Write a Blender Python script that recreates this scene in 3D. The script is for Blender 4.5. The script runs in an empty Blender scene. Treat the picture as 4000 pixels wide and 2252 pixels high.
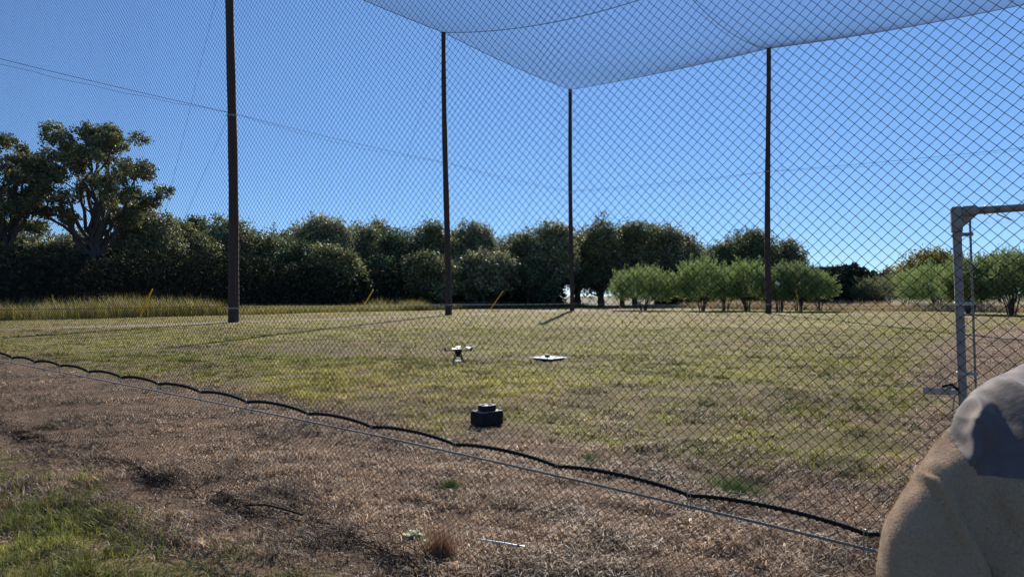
import bpy, math, random
import numpy as np
from mathutils import Vector, Matrix
R = math.radians
random.seed(7)
rng = np.random.default_rng(11)
sc = bpy.context.scene
col = sc.collection

# ------------------------------------------------------------------ camera, sky, sun
EYE = 1.4
cam_d = bpy.data.cameras.new('camera')
cam = bpy.data.objects.new('camera', cam_d); col.objects.link(cam)
cam_d.sensor_width = 36.0
cam_d.lens = 23.85
cam_d.clip_start = 0.05
cam_d.clip_end = 3000
cam.location = (0, 0, EYE)
cam.rotation_euler = (R(90 + 0.63), 0, 0)
cam_d.dof.use_dof = True
cam_d.dof.focus_distance = 9.0
cam_d.dof.aperture_fstop = 13.0
sc.camera = cam

SUN_AZ, SUN_EL = R(7.4), R(33.0)
world = bpy.data.worlds.new("World"); sc.world = world
world.use_nodes = True
wn = world.node_tree.nodes; wl = world.node_tree.links
bg = wn['Background']
sky = wn.new('ShaderNodeTexSky'); sky.sky_type = 'NISHITA'
sky.sun_disc = False
sky.sun_elevation = SUN_EL
sky.sun_rotation = SUN_AZ
sky.altitude = 200
sky.air_density = 0.6
sky.dust_density = 0.0
sky.ozone_density = 6.0
# soften the range between zenith and horizon the way the phone's exposure does
sh = wn.new('ShaderNodeSeparateColor'); sh.mode = 'HSV'
ch = wn.new('ShaderNodeCombineColor'); ch.mode = 'HSV'
pw = wn.new('ShaderNodeMath'); pw.operation = 'POWER'; pw.inputs[1].default_value = 0.45
mk = wn.new('ShaderNodeMath'); mk.operation = 'MULTIPLY'; mk.inputs[1].default_value = 2.62
ms = wn.new('ShaderNodeMath'); ms.operation = 'MULTIPLY'; ms.inputs[1].default_value = 0.99
mh = wn.new('ShaderNodeMath'); mh.operation = 'ADD'; mh.inputs[1].default_value = -0.004
wl.new(sky.outputs[0], sh.inputs[0])
wl.new(sh.outputs[0], mh.inputs[0]); wl.new(mh.outputs[0], ch.inputs[0])
wl.new(sh.outputs[1], ms.inputs[0]); wl.new(ms.outputs[0], ch.inputs[1])
wl.new(sh.outputs[2], pw.inputs[0]); wl.new(pw.outputs[0], mk.inputs[0]); wl.new(mk.outputs[0], ch.inputs[2])
wl.new(ch.outputs[0], bg.inputs[0])
bg.inputs[1].default_value = 0.088

sun_d = bpy.data.lights.new('sun', 'SUN')
sun_d.energy = 5.0; sun_d.angle = R(0.5); sun_d.color = (1.0, 0.90, 0.77)
sun = bpy.data.objects.new('sun', sun_d); col.objects.link(sun)
sd = Vector((math.sin(SUN_AZ)*math.cos(SUN_EL), math.cos(SUN_AZ)*math.cos(SUN_EL), math.sin(SUN_EL)))
sun.rotation_euler = sd.to_track_quat('Z', 'Y').to_euler()
sun.location = (0, 0, 30)

sc.view_settings.view_transform = 'Standard'
sc.view_settings.look = 'None'
sc.view_settings.exposure = 0.82
sc.view_settings.gamma = 1.0
sc.view_settings.use_curve_mapping = False
sc.cycles.max_bounces = 6
sc.cycles.transparent_max_bounces = 12
sc.cycles.sample_clamp_indirect = 4

# ------------------------------------------------------------------ helpers
def tag(o, label=None, cat=None, group=None, kind=None):
    if label: o['label'] = label
    if cat: o['category'] = cat
    if group: o['group'] = group
    if kind: o['kind'] = kind
    return o

def empty(name, loc=(0, 0, 0)):
    o = bpy.data.objects.new(name, None); col.objects.link(o)
    o.location = loc; o.empty_display_size = 0.2
    return o

class MB:
    """collects vertices and faces of one mesh"""
    def __init__(s): s.v = []; s.f = []; s.n = 0; s.c = []
    def add(s, v, f, c=None):
        v = np.asarray(v, dtype=np.float32).reshape(-1, 3)
        f = np.asarray(f, dtype=np.int32)
        if len(f) == 0: return
        s.v.append(v); s.f.append(f + s.n); s.n += len(v)
        if c is not None:
            c = np.asarray(c, dtype=np.float32)
            if c.ndim == 1: c = np.tile(c, (len(v), 1))
            s.c.append(c)
    def tube(s, pts, rad, sides=8, cap=True, c=None):
        pts = np.asarray(pts, float); n = len(pts)
        rad = np.broadcast_to(np.asarray(rad, float), (n,))
        t = np.gradient(pts, axis=0); t /= np.linalg.norm(t, axis=1, keepdims=True) + 1e-12
        ref = np.array([0, 0, 1.0]) if abs(t[0][2]) < .9 else np.array([1.0, 0, 0])
        a = np.cross(t, ref); a /= np.linalg.norm(a, axis=1, keepdims=True) + 1e-12
        b = np.cross(t, a)
        ang = np.linspace(0, 2*np.pi, sides, endpoint=False)
        v = pts[:, None] + rad[:, None, None]*(np.cos(ang)[None, :, None]*a[:, None] + np.sin(ang)[None, :, None]*b[:, None])
        i = np.arange(n-1)[:, None]*sides; j = np.arange(sides)[None]; k = (j+1) % sides
        f = np.stack([i+j, i+k, i+k+sides, i+j+sides], -1).reshape(-1, 4)
        s.add(v.reshape(-1, 3), f, c)
        if cap:
            for ring, ctr in ((v[0], pts[0]), (v[-1], pts[-1])):
                vv = np.vstack([ring, ctr[None]])
                ff = [[q, (q+1) % sides, sides, sides] for q in range(sides)]
                s.add(vv, [[x[0], x[1], x[2], x[2]] for x in ff], c)
    def box(s, cx, cy, cz, sx, sy, sz, rot=None, c=None, bev=0.0):
        if bev > 0:
            h = np.array([sx, sy, sz])/2; v = []
            b = min(bev, h.min()*.9)
            # chamfered box: 24 verts
            faces = []
            idx = {}
            for ax in range(3):
                for sg in (-1, 1):
                    for a in (-1, 1):
                        for bb in (-1, 1):
                            p = np.zeros(3); p[ax] = sg*h[ax]
                            o1, o2 = (ax+1) % 3, (ax+2) % 3
                            p[o1] = a*(h[o1]-b); p[o2] = bb*(h[o2]-b)
                            key = [0, 0, 0]; key[ax] = sg; key[o1] = a; key[o2] = bb
                            idx[(ax,)+tuple(key)] = len(v); v.append(p)
            def g(ax, *k): return idx[(ax,)+tuple(k)]
            for ax in range(3):
                o1, o2 = (ax+1) % 3, (ax+2) % 3
                for sg in (-1, 1):
                    q = []
                    for a, bb in ((-1, -1), (1, -1), (1, 1), (-1, 1)):
                        k = [0, 0, 0]; k[ax] = sg; k[o1] = a; k[o2] = bb; q.append(g(ax, *k))
                    faces.append(q)
            for e in range(3):
                o1, o2 = (e+1) % 3, (e+2) % 3
                for a in (-1, 1):
                    for bb in (-1, 1):
                        k1 = [0, 0, 0]; k1[o1] = a; k1[o2] = bb
                        k1[e] = -1; A = g(o1, *k1); D = g(o2, *k1)
                        k1[e] = 1; B = g(o1, *k1); C = g(o2, *k1)
                        faces.append([A, B, C, D])
            for a in (-1, 1):
                for b2 in (-1, 1):
                    for c2 in (-1, 1):
                        faces.append([g(0, a, b2, c2), g(1, a, b2, c2), g(2, a, b2, c2), g(2, a, b2, c2)])
            v = np.array(v)
        else:
            v = np.array([[x, y, z] for x in (-.5, .5) for y in (-.5, .5) for z in (-.5, .5)])*[sx, sy, sz]
            faces = [[0, 1, 3, 2], [4, 6, 7, 5], [0, 4, 5, 1], [2, 3, 7, 6], [0, 2, 6, 4], [1, 5, 7, 3]]
        if rot is not None: v = v @ np.array(rot).T
        s.add(v + [cx, cy, cz], faces, c)
    def build(s, name, mat, parent=None, smooth=False, loc=None):
        v = np.concatenate(s.v); f = np.concatenate(s.f)
        if loc is not None: v = v - np.asarray(loc, dtype=np.float32)
        o = raw_mesh(name, v, f, mat, np.concatenate(s.c) if s.c else None, smooth)
        if loc is not None: o.location = loc
        if parent is not None:
            o.parent = parent
        return o

def raw_mesh(name, v, f, mat, c=None, smooth=False):
    me = bpy.data.meshes.new(name)
    v = np.ascontiguousarray(v, dtype=np.float32); f = np.asarray(f, dtype=np.int32)
    if f.shape[1] == 4:
        tri = f[:, 2] == f[:, 3]
    else:
        tri = np.ones(len(f), bool)
    cnt = np.where(tri, 3, 4).astype(np.int32)
    if f.shape[1] == 4:
        keep = np.ones(f.shape, bool); keep[tri, 3] = False
        loops = f[keep]
    else:
        loops = f.reshape(-1)
    start = np.concatenate([[0], np.cumsum(cnt)[:-1]]).astype(np.int32)
    me.vertices.add(len(v)); me.vertices.foreach_set('co', v.reshape(-1))
    me.loops.add(len(loops)); me.loops.foreach_set('vertex_index', loops.astype(np.int32))
    me.polygons.add(len(cnt)); me.polygons.foreach_set('loop_start', start)
    me.update(calc_edges=True)
    me.polygons.foreach_set('use_smooth', np.full(len(cnt), bool(smooth)))
    if c is not None:
        a = me.color_attributes.new('col', 'FLOAT_COLOR', 'POINT')
        c4 = np.ones((len(v), 4), np.float32); c4[:, :3] = c
        a.data.foreach_set('color', c4.reshape(-1))
    me.materials.append(mat)
    o = bpy.data.objects.new(name, me); col.objects.link(o)
    return o

def hash2(i, j, s):
    h = (i.astype(np.int64)*374761393 + j.astype(np.int64)*668265263 + s*1442695040) & 0xffffffff
    h = ((h ^ (h >> 13))*1274126177) & 0xffffffff
    return ((h ^ (h >> 16)) & 0xffff)/65535.0
def noise(x, y, s=0):
    x = np.asarray(x, float); y = np.asarray(y, float)
    i = np.floor(x); j = np.floor(y); u = x-i; w = y-j
    u = u*u*(3-2*u); w = w*w*(3-2*w)
    return ((hash2(i, j, s)*(1-u)+hash2(i+1, j, s)*u)*(1-w) + (hash2(i, j+1, s)*(1-u)+hash2(i+1, j+1, s)*u)*w)
def fbm(x, y, s=0, o=4):
    r = 0; a = .5; t = 0
    for k in range(o):
        r = r + a*noise(x*2**k, y*2**k, s+k*17); t += a; a *= .55
    return r/t
def sstep(a, b, x):
    t = np.clip((x-a)/(b-a), 0, 1); return t*t*(3-2*t)

# ------------------------------------------------------------------ materials
def principled(name, color=(.5, .5, .5), rough=.6, metal=0.0, spec=.5, attr=False, noise_scale=None, noise_amt=.3, bump=0.0, transl=0.0, sheen=0.0, nstretch=None):
    m = bpy.data.materials.new(name); m.use_nodes = True
    nt = m.node_tree; N = nt.nodes; L = nt.links
    b = N['Principled BSDF']; out = N['Material Output']
    b.inputs['Roughness'].default_value = rough
    b.inputs['Metallic'].default_value = metal
    b.inputs['Specular IOR Level'].default_value = spec
    if sheen:
        b.inputs['Sheen Weight'].default_value = sheen
        b.inputs['Sheen Roughness'].default_value = .4
    if attr:
        a = N.new('ShaderNodeAttribute'); a.attribute_name = 'col'; src = a.outputs['Color']
    else:
        rgb = N.new('ShaderNodeRGB'); rgb.outputs[0].default_value = (*color, 1); src = rgb.outputs[0]
    if noise_scale:
        tc = N.new('ShaderNodeTexCoord'); nz = N.new('ShaderNodeTexNoise')
        nz.inputs['Scale'].default_value = noise_scale; nz.inputs['Detail'].default_value = 6
        if nstretch:
            mp = N.new('ShaderNodeMapping'); mp.inputs['Scale'].default_value = nstretch
            L.new(tc.outputs['Object'], mp.inputs[0]); L.new(mp.outputs[0], nz.inputs['Vector'])
        else:
            L.new(tc.outputs['Object'], nz.inputs['Vector'])
        mr = N.new('ShaderNodeMapRange'); mr.inputs[1].default_value = .25; mr.inputs[2].default_value = .75
        mr.inputs[3].default_value = 1-noise_amt; mr.inputs[4].default_value = 1+noise_amt
        L.new(nz.outputs['Fac'], mr.inputs[0])
        mul = N.new('ShaderNodeVectorMath'); mul.operation = 'SCALE'
        L.new(src, mul.inputs[0]); L.new(mr.outputs[0], mul.inputs['Scale']); src = mul.outputs[0]
        if bump:
            bp = N.new('ShaderNodeBump'); bp.inputs['Strength'].default_value = 1; bp.inputs['Distance'].default_value = bump
            L.new(nz.outputs['Fac'], bp.inputs['Height']); L.new(bp.outputs[0], b.inputs['Normal'])
    L.new(src, b.inputs['Base Color'])
    if transl:
        t = N.new('ShaderNodeBsdfTranslucent'); mx = N.new('ShaderNodeMixShader'); mx.inputs[0].default_value = transl
        L.new(src, t.inputs['Color'])
        L.new(b.outputs[0], mx.inputs[1]); L.new(t.outputs[0], mx.inputs[2]); L.new(mx.outputs[0], out.inputs['Surface'])
    return m

M = {}
M['blade'] = principled('grass_blades', attr=True, rough=.55, spec=.35, transl=.38)
M['leaf'] = principled('tree_leaves', attr=True, rough=.58, spec=.32, transl=.3)
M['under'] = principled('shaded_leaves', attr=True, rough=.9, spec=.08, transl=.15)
M['feather'] = principled('feathery_leaves', attr=True, rough=.6, spec=.25, transl=.45)
M['bark'] = principled('bark', (.075, .06, .048), rough=.9, noise_scale=6, noise_amt=.5, bump=.03, nstretch=(1, 1, .25))
M['polewood'] = principled('weathered_pole_wood', (.035, .021, .016), rough=.85, noise_scale=7, noise_amt=.5, bump=.012, nstretch=(3, 3, .12))
M['twine'] = principled('black_twine', (.012, .010, .011), rough=.75, spec=.12)
M['rope'] = principled('black_rope', (.010, .010, .010), rough=.8, spec=.2, noise_scale=90, noise_amt=.5, bump=.004)
M['steelwire'] = principled('steel_wire', (.15, .145, .135), rough=.6, metal=.15, noise_scale=60, noise_amt=.3)
M['farwire'] = principled('dark_wire', (.05, .05, .055), rough=.9, spec=.1)
M['whitewire'] = principled('bright_wire', (.30, .30, .30), rough=.7)
M['galv'] = principled('galvanised_steel', (.20, .185, .155), rough=.55, metal=.25, noise_scale=25, noise_amt=.25, bump=.0006)
M['galvlight'] = principled('galvanised_fitting', (.30, .29, .27), rough=.38, metal=.7, noise_scale=30, noise_amt=.2)
M['yellow'] = principled('yellow_plastic', (.80, .44, .02), rough=.5, noise_scale=4, noise_amt=.2)
M['black'] = principled('black_plastic', (.007, .007, .008), rough=.6, spec=.2, noise_scale=20, noise_amt=.3)
M['carbon'] = principled('carbon_tube', (.012, .012, .013), rough=.35)
M['white'] = principled('white_plastic', (.78, .78, .8), rough=.35, noise_scale=12, noise_amt=.08)
M['silver'] = principled('bright_metal', (.6, .62, .64), rough=.25, metal=.9)
M['red'] = principled('red_plastic', (.42, .09, .07), rough=.5)
M['cream'] = principled('pale_yellow_plastic', (.75, .72, .42), rough=.5)
M['fleece'] = principled('tan_fleece', (.27, .180, .108), rough=.95, spec=.1, noise_scale=260, noise_amt=.15, bump=.002, sheen=.25)
M['pile'] = principled('tan_fleece_pile', attr=True, rough=.95, spec=.1, transl=.5)
M['yoke'] = principled('grey_woven_cloth', (.085, .064, .060), rough=.75, spec=.25, noise_scale=60, noise_amt=.12, bump=.0008, sheen=.3)
M['trouser'] = principled('dark_blue_cloth', (.03, .04, .07), rough=.85, noise_scale=80, noise_amt=.2)
M['skin'] = principled('skin', (.5, .3, .2), rough=.55)
M['hair'] = principled('dark_hair', (.03, .02, .015), rough=.6, noise_scale=60, noise_amt=.4)
M['shoe'] = principled('brown_leather', (.06, .035, .02), rough=.6)

# ground
g = bpy.data.materials.new('ground_soil'); g.use_nodes = True
nt = g.node_tree; N = nt.nodes; L = nt.links
b = N['Principled BSDF']; b.inputs['Roughness'].default_value = .95; b.inputs['Specular IOR Level'].default_value = .15
at = N.new('ShaderNodeAttribute'); at.attribute_name = 'col'
tc = N.new('ShaderNodeTexCoord')
n1 = N.new('ShaderNodeTexNoise'); n1.inputs['Scale'].default_value = 38; n1.inputs['Detail'].default_value = 8; n1.inputs['Roughness'].default_value = .7
n2 = N.new('ShaderNodeTexNoise'); n2.inputs['Scale'].default_value = 1.7; n2.inputs['Detail'].default_value = 6
L.new(tc.outputs['Object'], n1.inputs[0]); L.new(tc.outputs['Object'], n2.inputs[0])
m1 = N.new('ShaderNodeMapRange'); m1.inputs[1].default_value = .3; m1.inputs[2].default_value = .7; m1.inputs[3].default_value = .35; m1.inputs[4].default_value = 1.7
m2 = N.new('ShaderNodeMapRange'); m2.inputs[1].default_value = .3; m2.inputs[2].default_value = .7; m2.inputs[3].default_value = .75; m2.inputs[4].default_value = 1.25
L.new(n1.outputs['Fac'], m1.inputs[0]); L.new(n2.outputs['Fac'], m2.inputs[0])
mm = N.new('ShaderNodeMath'); mm.operation = 'MULTIPLY'; L.new(m1.outputs[0], mm.inputs[0]); L.new(m2.outputs[0], mm.inputs[1])
vs = N.new('ShaderNodeVectorMath'); vs.operation = 'SCALE'; L.new(at.outputs['Color'], vs.inputs[0]); L.new(mm.outputs[0], vs.inputs['Scale'])
L.new(vs.outputs[0], b.inputs['Base Color'])
bp = N.new('ShaderNodeBump'); bp.inputs['Distance'].default_value = .03; L.new(n1.outputs['Fac'], bp.inputs['Height']); L.new(bp.outputs[0], b.inputs['Normal'])
M['ground'] = g

# fine netting seen from afar: woven holes let the sky through, denser at grazing angles
def net_sheet(name, cover, colr=(.10, .10, .11)):
    m = bpy.data.materials.new(name); m.use_nodes = True
    nt = m.node_tree; N = nt.nodes; L = nt.links
    out = N['Material Output']; b = N['Principled BSDF']
    b.inputs['Base Color'].default_value = (*colr, 1); b.inputs['Roughness'].default_value = .7
    tr = N.new('ShaderNodeBsdfTransparent'); tl = N.new('ShaderNodeBsdfTranslucent'); tl.inputs['Color'].default_value = (.05, .045, .05, 1)
    m0 = N.new('ShaderNodeMixShader'); m0.inputs[0].default_value = .75
    L.new(b.outputs[0], m0.inputs[1]); L.new(tl.outputs[0], m0.inputs[2])
    geo = N.new('ShaderNodeNewGeometry')
    dot = N.new('ShaderNodeVectorMath'); dot.operation = 'DOT_PRODUCT'
    L.new(geo.outputs['Incoming'], dot.inputs[0]); L.new(geo.outputs['Normal'], dot.inputs[1])
    ab = N.new('ShaderNodeMath'); ab.operation = 'ABSOLUTE'; L.new(dot.outputs['Value'], ab.inputs[0])
    mxx = N.new('ShaderNodeMath'); mxx.operation = 'MAXIMUM'; mxx.inputs[1].default_value = .08; L.new(ab.outputs[0], mxx.inputs[0])
    dv = N.new('ShaderNodeMath'); dv.operation = 'DIVIDE'; dv.inputs[0].default_value = cover; L.new(mxx.outputs[0], dv.inputs[1])
    cl = N.new('ShaderNodeMath'); cl.operation = 'MINIMUM'; cl.inputs[1].default_value = .85; L.new(dv.outputs[0], cl.inputs[0])
    mx = N.new('ShaderNodeMixShader'); L.new(cl.outputs[0], mx.inputs[0]); L.new(tr.outputs[0], mx.inputs[1]); L.new(m0.outputs[0], mx.inputs[2])
    L.new(mx.outputs[0], out.inputs['Surface'])
    return m
M['roofnet'] = net_sheet('fine_netting', .065)

# ------------------------------------------------------------------ site geometry
H = 20.5
NW = np.array([.593, .805]); UW = np.array([.805, -.593])      # wall normal and wall direction
P1 = np.array([-14.85, 36.2]); P2 = np.array([-4.72, 50.2]); P3 = np.array([5.65, 64.0]); P4 = np.array([20.1, 53.2])
P5 = np.array([34.5, 42.1])
D_NET = 2.75
EDGE = np.array([(-60, -3), (-33, 32), (-24, 43.8), (-12.8, 59), (0, 76), (12, 83), (21, 74), (28, 66), (42, 57), (64, 45), (90, 30)], float)

def seg_dist(X, Y, a, bb):
    d = bb-a; l = (d**2).sum(); t = ((X-a[0])*d[0]+(Y-a[1])*d[1])/l
    return np.hypot(X-a[0]-t*d[0], Y-a[1]-t*d[1]), t
def beyond_edge(X, Y):
    """signed distance past the mown edge (positive = in the rough)"""
    best = np.full(np.shape(X), 1e9); sg = np.zeros(np.shape(X))
    for a, bb in zip(EDGE[:-1], EDGE[1:]):
        d = bb-a; l = (d**2).sum(); t = np.clip(((X-a[0])*d[0]+(Y-a[1])*d[1])/l, 0, 1)
        dx = X-a[0]-t*d[0]; dy = Y-a[1]-t*d[1]; q = np.hypot(dx, dy)
        s2 = np.sign(d[0]*dy-d[1]*dx)
        m = q < best; best = np.where(m, q, best); sg = np.where(m, s2, sg)
    return best*sg

def ground_z(X, Y):
    amp = .055*(1-sstep(6, 25, Y)) + .01
    return (fbm(X*1.6, Y*1.6, 3)-.5)*amp*1.3 + (fbm(X*5.5, Y*5.5, 13, 3)-.5)*.075*(1-sstep(5, 14, Y)) + (fbm(X*.25, Y*.25, 5)-.5)*.10*sstep(3, 12, np.hypot(X, Y))

def zone(X, Y):
    """0..1 green share, then base colours of live and dead cover at a place"""
    n = NW[0]*X + NW[1]*Y
    jit = (fbm(X*.9, Y*.9, 21)-.5)*1.3
    near = 1-sstep(1.95, 2.35, n + jit*.55)
    lawn = sstep(4.9, 6.6, n + jit*1.6)
    fx = np.interp(Y, [0, 6, 7, 11.4, 17.3, 24, 32, 33, 80], [1.0, 3.2, 4.0, 6.6, 10.4, 15.2, 24, 900, 900])
    right = sstep(-.5, .9, (X-fx) + jit*.9)
    lawn = lawn*(1-right*.93)
    patch = fbm(X*.33, Y*.33, 31, 5)
    fine = fbm(X*2.3, Y*2.3, 77, 4)
    mottle = sstep(.38, .60, .55*patch+.45*fine)
    d13, _ = seg_dist(X, Y, P1, P3); d35, t35 = seg_dist(X, Y, P3, P5)
    strip = np.maximum(1-sstep(.35, 1.1, d13 + jit*.5), (1-sstep(.3, 1.1, d35+jit*.5)))
    out = beyond_edge(X, Y)
    green = np.maximum(near*(.15+.75*mottle), lawn*(.46+.52*mottle))
    green = green*(1-strip*.9)
    outside = ((d13 > 1.2) & (n > 10) & (out < 0) & (((X-P3[0])*.593+(Y-P3[1])*.805 > 0) | ((X-P1[0])*-.805+(Y-P1[1])*.593 > 0)))
    green = np.where(outside, np.maximum(green, .72), green)
    yellow = np.exp(-(((X+2.0)/2.6)**2+((Y-10.6)/2.0)**2))
    bright = np.exp(-(((X+6.2)/3.0)**2+((Y-15.5)/1.6)**2)) + near*.6
    return np.clip(green, 0, 1), yellow, np.clip(bright, 0, 1), patch, strip, out

def ground_colour(X, Y):
    gr, ye, br, pa, st, out = zone(X, Y)
    dead = np.array([.150, .098, .062]); live = np.array([.175, .155, .052]); dirt = np.array([.25, .19, .165])
    c = dead[None]*(1-gr[:, None]) + live[None]*gr[:, None]
    c = c*(1-st[:, None]) + dirt[None]*st[:, None]
    n_ = NW[0]*X+NW[1]*Y; dark_band = np.exp(-((n_-2.50+.12*(fbm(X*1.3, Y*1.3, 9)-.5))/.10)**2)[:, None]*sstep(.35, .6, fbm(X*4, Y*4, 19))[:, None]
    c = c*(1-.65*dark_band)  # ground colour darkened in a broken band along the net's foot
    far = sstep(0, 3, out)[:, None]
    c = c*(1-far) + np.array([.10, .09, .05])[None]*far
    c = c*(.75+.5*pa[:, None])
    return c

# ground sheet: fine near the camera, coarse to the horizon
def axis(lim, fine, first):
    a = [0.0]; st = first
    while a[-1] < lim:
        a.append(a[-1]+st)
        if a[-1] > fine: st *= 1.09
    return np.array(a)
ax = axis(1500, 5, .09); xs = np.concatenate([-ax[::-1][:-1], ax])
ay = axis(1800, 9, .09); ys = np.concatenate([-axis(300, 2, .3)[::-1][:-1], ay])
GX, GY = np.meshgrid(xs, ys)
gx, gy = GX.reshape(-1), GY.reshape(-1)
gz = np.where(np.hypot(gx, gy) < 300, ground_z(gx, gy), 0)
nx, ny = len(xs), len(ys)
ii, jj = np.meshgrid(np.arange(nx-1), np.arange(ny-1)); q = (jj*nx+ii).reshape(-1)
gf = np.stack([q, q+1, q+1+nx, q+nx], -1)
go = raw_mesh('ground', np.stack([gx, gy, gz], -1), gf, M['ground'], ground_colour(gx, gy), True)
tag(go, 'dry mown field of patchy grass and bare brown strips', kind='structure')

# ------------------------------------------------------------------ grass cover (blades)
def blades(X, Y, hgt, wid, colr, tilt, name, bend=.5, z=None, az=None):
    n = len(X); z0 = ground_z(X, Y)-.004 if z is None else z
    a = rng.uniform(0, 2*np.pi, n) if az is None else az
    d = np.stack([np.cos(a), np.sin(a)], -1)
    p = np.stack([-d[:, 1], d[:, 0]], -1)
    tl = tilt
    h1 = hgt*.55; h2 = hgt
    def pt(h, t):
        return np.stack([X+d[:, 0]*h*np.sin(t), Y+d[:, 1]*h*np.sin(t), z0+h*np.cos(t)], -1)
    m = pt(h1, tl*.8); e = pt(h2, np.minimum(tl*(1+bend), 1.62))
    w = np.stack([p[:, 0]*wid*.5, p[:, 1]*wid*.5, np.zeros(n)], -1)
    b0 = np.stack([X, Y, z0], -1)
    v = np.stack([b0-w, b0+w, m+w*.8, m-w*.8, e], 1).reshape(-1, 3)
    k = np.arange(n)[:, None]*5
    f = np.concatenate([k+np.array([[0, 1, 2, 3]]), k+np.array([[3, 2, 4, 4]])])
    c = np.repeat(colr, 5, axis=0)
    return v, f, c

def field(bands):
    V, F, C, off = [], [], [], 0
    for (y0, y1, dens, hs, ws) in bands:
        area = 0
        wfun = lambda y: .80*y + .7
        n = int(dens*((.80*(y1**2-y0**2)) + 1.4*(y1-y0)))
        per = 11 if y1 < 17 else 5
        nt_ = n//per
        ty = np.sqrt(rng.uniform(y0**2, y1**2, nt_)); tx = rng.uniform(-1, 1, nt_)*wfun(ty)
        tb = rng.uniform(.55, 1.4, nt_); tl_ = rng.uniform(0, 1, nt_); th_ = rng.uniform(.6, 1.5, nt_)
        k_ = np.repeat(np.arange(nt_), per); n = len(k_)
        rr_ = np.abs(rng.normal(0, .55*hs, n)); az = rng.uniform(0, 2*np.pi, n)
        xx = tx[k_]+rr_*np.cos(az); yy = ty[k_]+rr_*np.sin(az)
        az = az + rng.normal(0, .7, n)
        gr, ye, br, pa, st, out = zone(xx, yy)
        clump = fbm(xx*5, yy*5, 55, 3)
        keep = (rng.uniform(0, 1, n) > st*.9) & (out < 1.0) & (clump > rng.uniform(.05, .52, n))
        xx, yy, gr, ye, br, st, clump, pa, k_, az = [q[keep] for q in (xx, yy, gr, ye, br, st, clump, pa, k_, az)]
        n = len(xx)
        live = (.45*rng.uniform(0, 1, n)+.55*tl_[k_]) < gr*(.80+.2*br)
        v = (rng.uniform(.55, 1.5, n)*tb[k_])[:, None]
        green = np.array([.165, .180, .038])*(1-.0*v)
        green = green*(1-br[:, None]*.25) + np.array([.13, .23, .04])*br[:, None]*.25
        yel = np.array([.36, .31, .055])
        mixy = np.clip(ye + rng.uniform(-.1, .75, n)*(1-br*.6), 0, 1)[:, None]
        gc = green*(1-mixy) + yel*mixy
        strawa = np.array([.36, .25, .15]); strawb = np.array([.15, .085, .048]); strawc = np.array([.62, .52, .40])
        r1 = rng.uniform(0, 1, n)[:, None]
        dc = np.where(r1 < .42, strawb, np.where(r1 < .88, strawa, strawc))
        c = np.where(live[:, None], gc, dc)*v
        lf = live.astype(float)
        v_ = fbm(xx*2.6, yy*2.6, 91, 3); c = c*(.62+.76*sstep(.3, .7, fbm(xx*1.8, yy*1.8, 93, 3)))[:, None]
        n_ = NW[0]*xx+NW[1]*yy; c = c*(1-.40*sstep(.4, .62, fbm(xx*2, yy*2, 17))*np.exp(-((n_-2.50)/.10)**2))[:, None]
        h = hs*(.45+1.15*sstep(.3, .7, v_))*th_[k_]*rng.uniform(.5, 1.3, n)*(.8+.7*(clump-.3))*(1+lf*.2)
        ti = np.where(live, rng.uniform(.15, 1.0, n), rng.uniform(.5, 1.5, n))
        a, b2, c2 = blades(xx, yy, h, ws*rng.uniform(.6, 1.4, n), c, ti, '', az=az)
        V.append(a); F.append(b2+off); C.append(c2); off += len(a)
    return np.concatenate(V), np.concatenate(F), np.concatenate(C)

v, f, c = field([(1.6, 3.4, 9000, .062, .0038), (3.4, 6, 8500, .060, .0044), (6, 10, 4600, .042, .0058), (10, 16, 2600, .036, .0085)])
tag(raw_mesh('grass', v, f, M['blade'], c), 'short dry and green grass close to the net', 'grass', kind='stuff')
v, f, c = field([(16, 30, 560, .036, .014), (30, 50, 110, .038, .026), (50, 84, 34, .04, .045)])
tag(raw_mesh('lawn_grass', v, f, M['blade'], c), 'mown yellow-green lawn inside the netted enclosure', 'grass', kind='stuff')

# ------------------------------------------------------------------ tall grass beyond the mown edge
def along_edge(s, off):
    d = np.diff(EDGE, axis=0); l = np.hypot(d[:, 0], d[:, 1]); cum = np.concatenate([[0], np.cumsum(l)])
    k = np.clip(np.searchsorted(cum, s)-1, 0, len(d)-1)
    t = (s-cum[k])/l[k]; p = EDGE[k]+d[k]*t[:, None]
    nn = np.stack([-d[k, 1], d[k, 0]], -1)/l[k][:, None]
    return p + nn*off[:, None]
dd = np.diff(EDGE, axis=0); CUM = np.concatenate([[0], np.cumsum(np.hypot(dd[:, 0], dd[:, 1]))])
def tall(s0, s1, n, depth, h0, h1, cols, wid, name, label):
    s = rng.uniform(s0, s1, n); off = .7+rng.uniform(0, 1, n)**1.3*depth + .3*(noise(s*.8, s*0, 9)-.5)
    p = along_edge(s, off)
    dens = noise(s*.35, off*.4, 4)
    k = rng.uniform(0, 1, n) < .45+.7*dens
    p = p[k]; s = s[k]; off = off[k]; dens = dens[k]; n = len(p)
    h = rng.uniform(h0, h1, n)*(.45+.55*sstep(.3, .55, noise(s*.16, s*0+2, 61)))*(.65+.55*noise(s*.3, off*.3+5, 6))*(.55+.45*np.clip(off/1.2, 0, 1))
    cc = np.array(cols); idx = rng.integers(0, len(cc), n)
    c = cc[idx]*rng.uniform(.65, 1.3, n)[:, None]
    a, f, c2 = blades(p[:, 0], p[:, 1], h, np.full(n, wid)*rng.uniform(.6, 1.4, n), c, rng.uniform(.03, .35, n), '', bend=1.3)
    o = raw_mesh(name, a, f, M['blade'], c2)
    tag(o, label, 'grass', kind='stuff')
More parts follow.
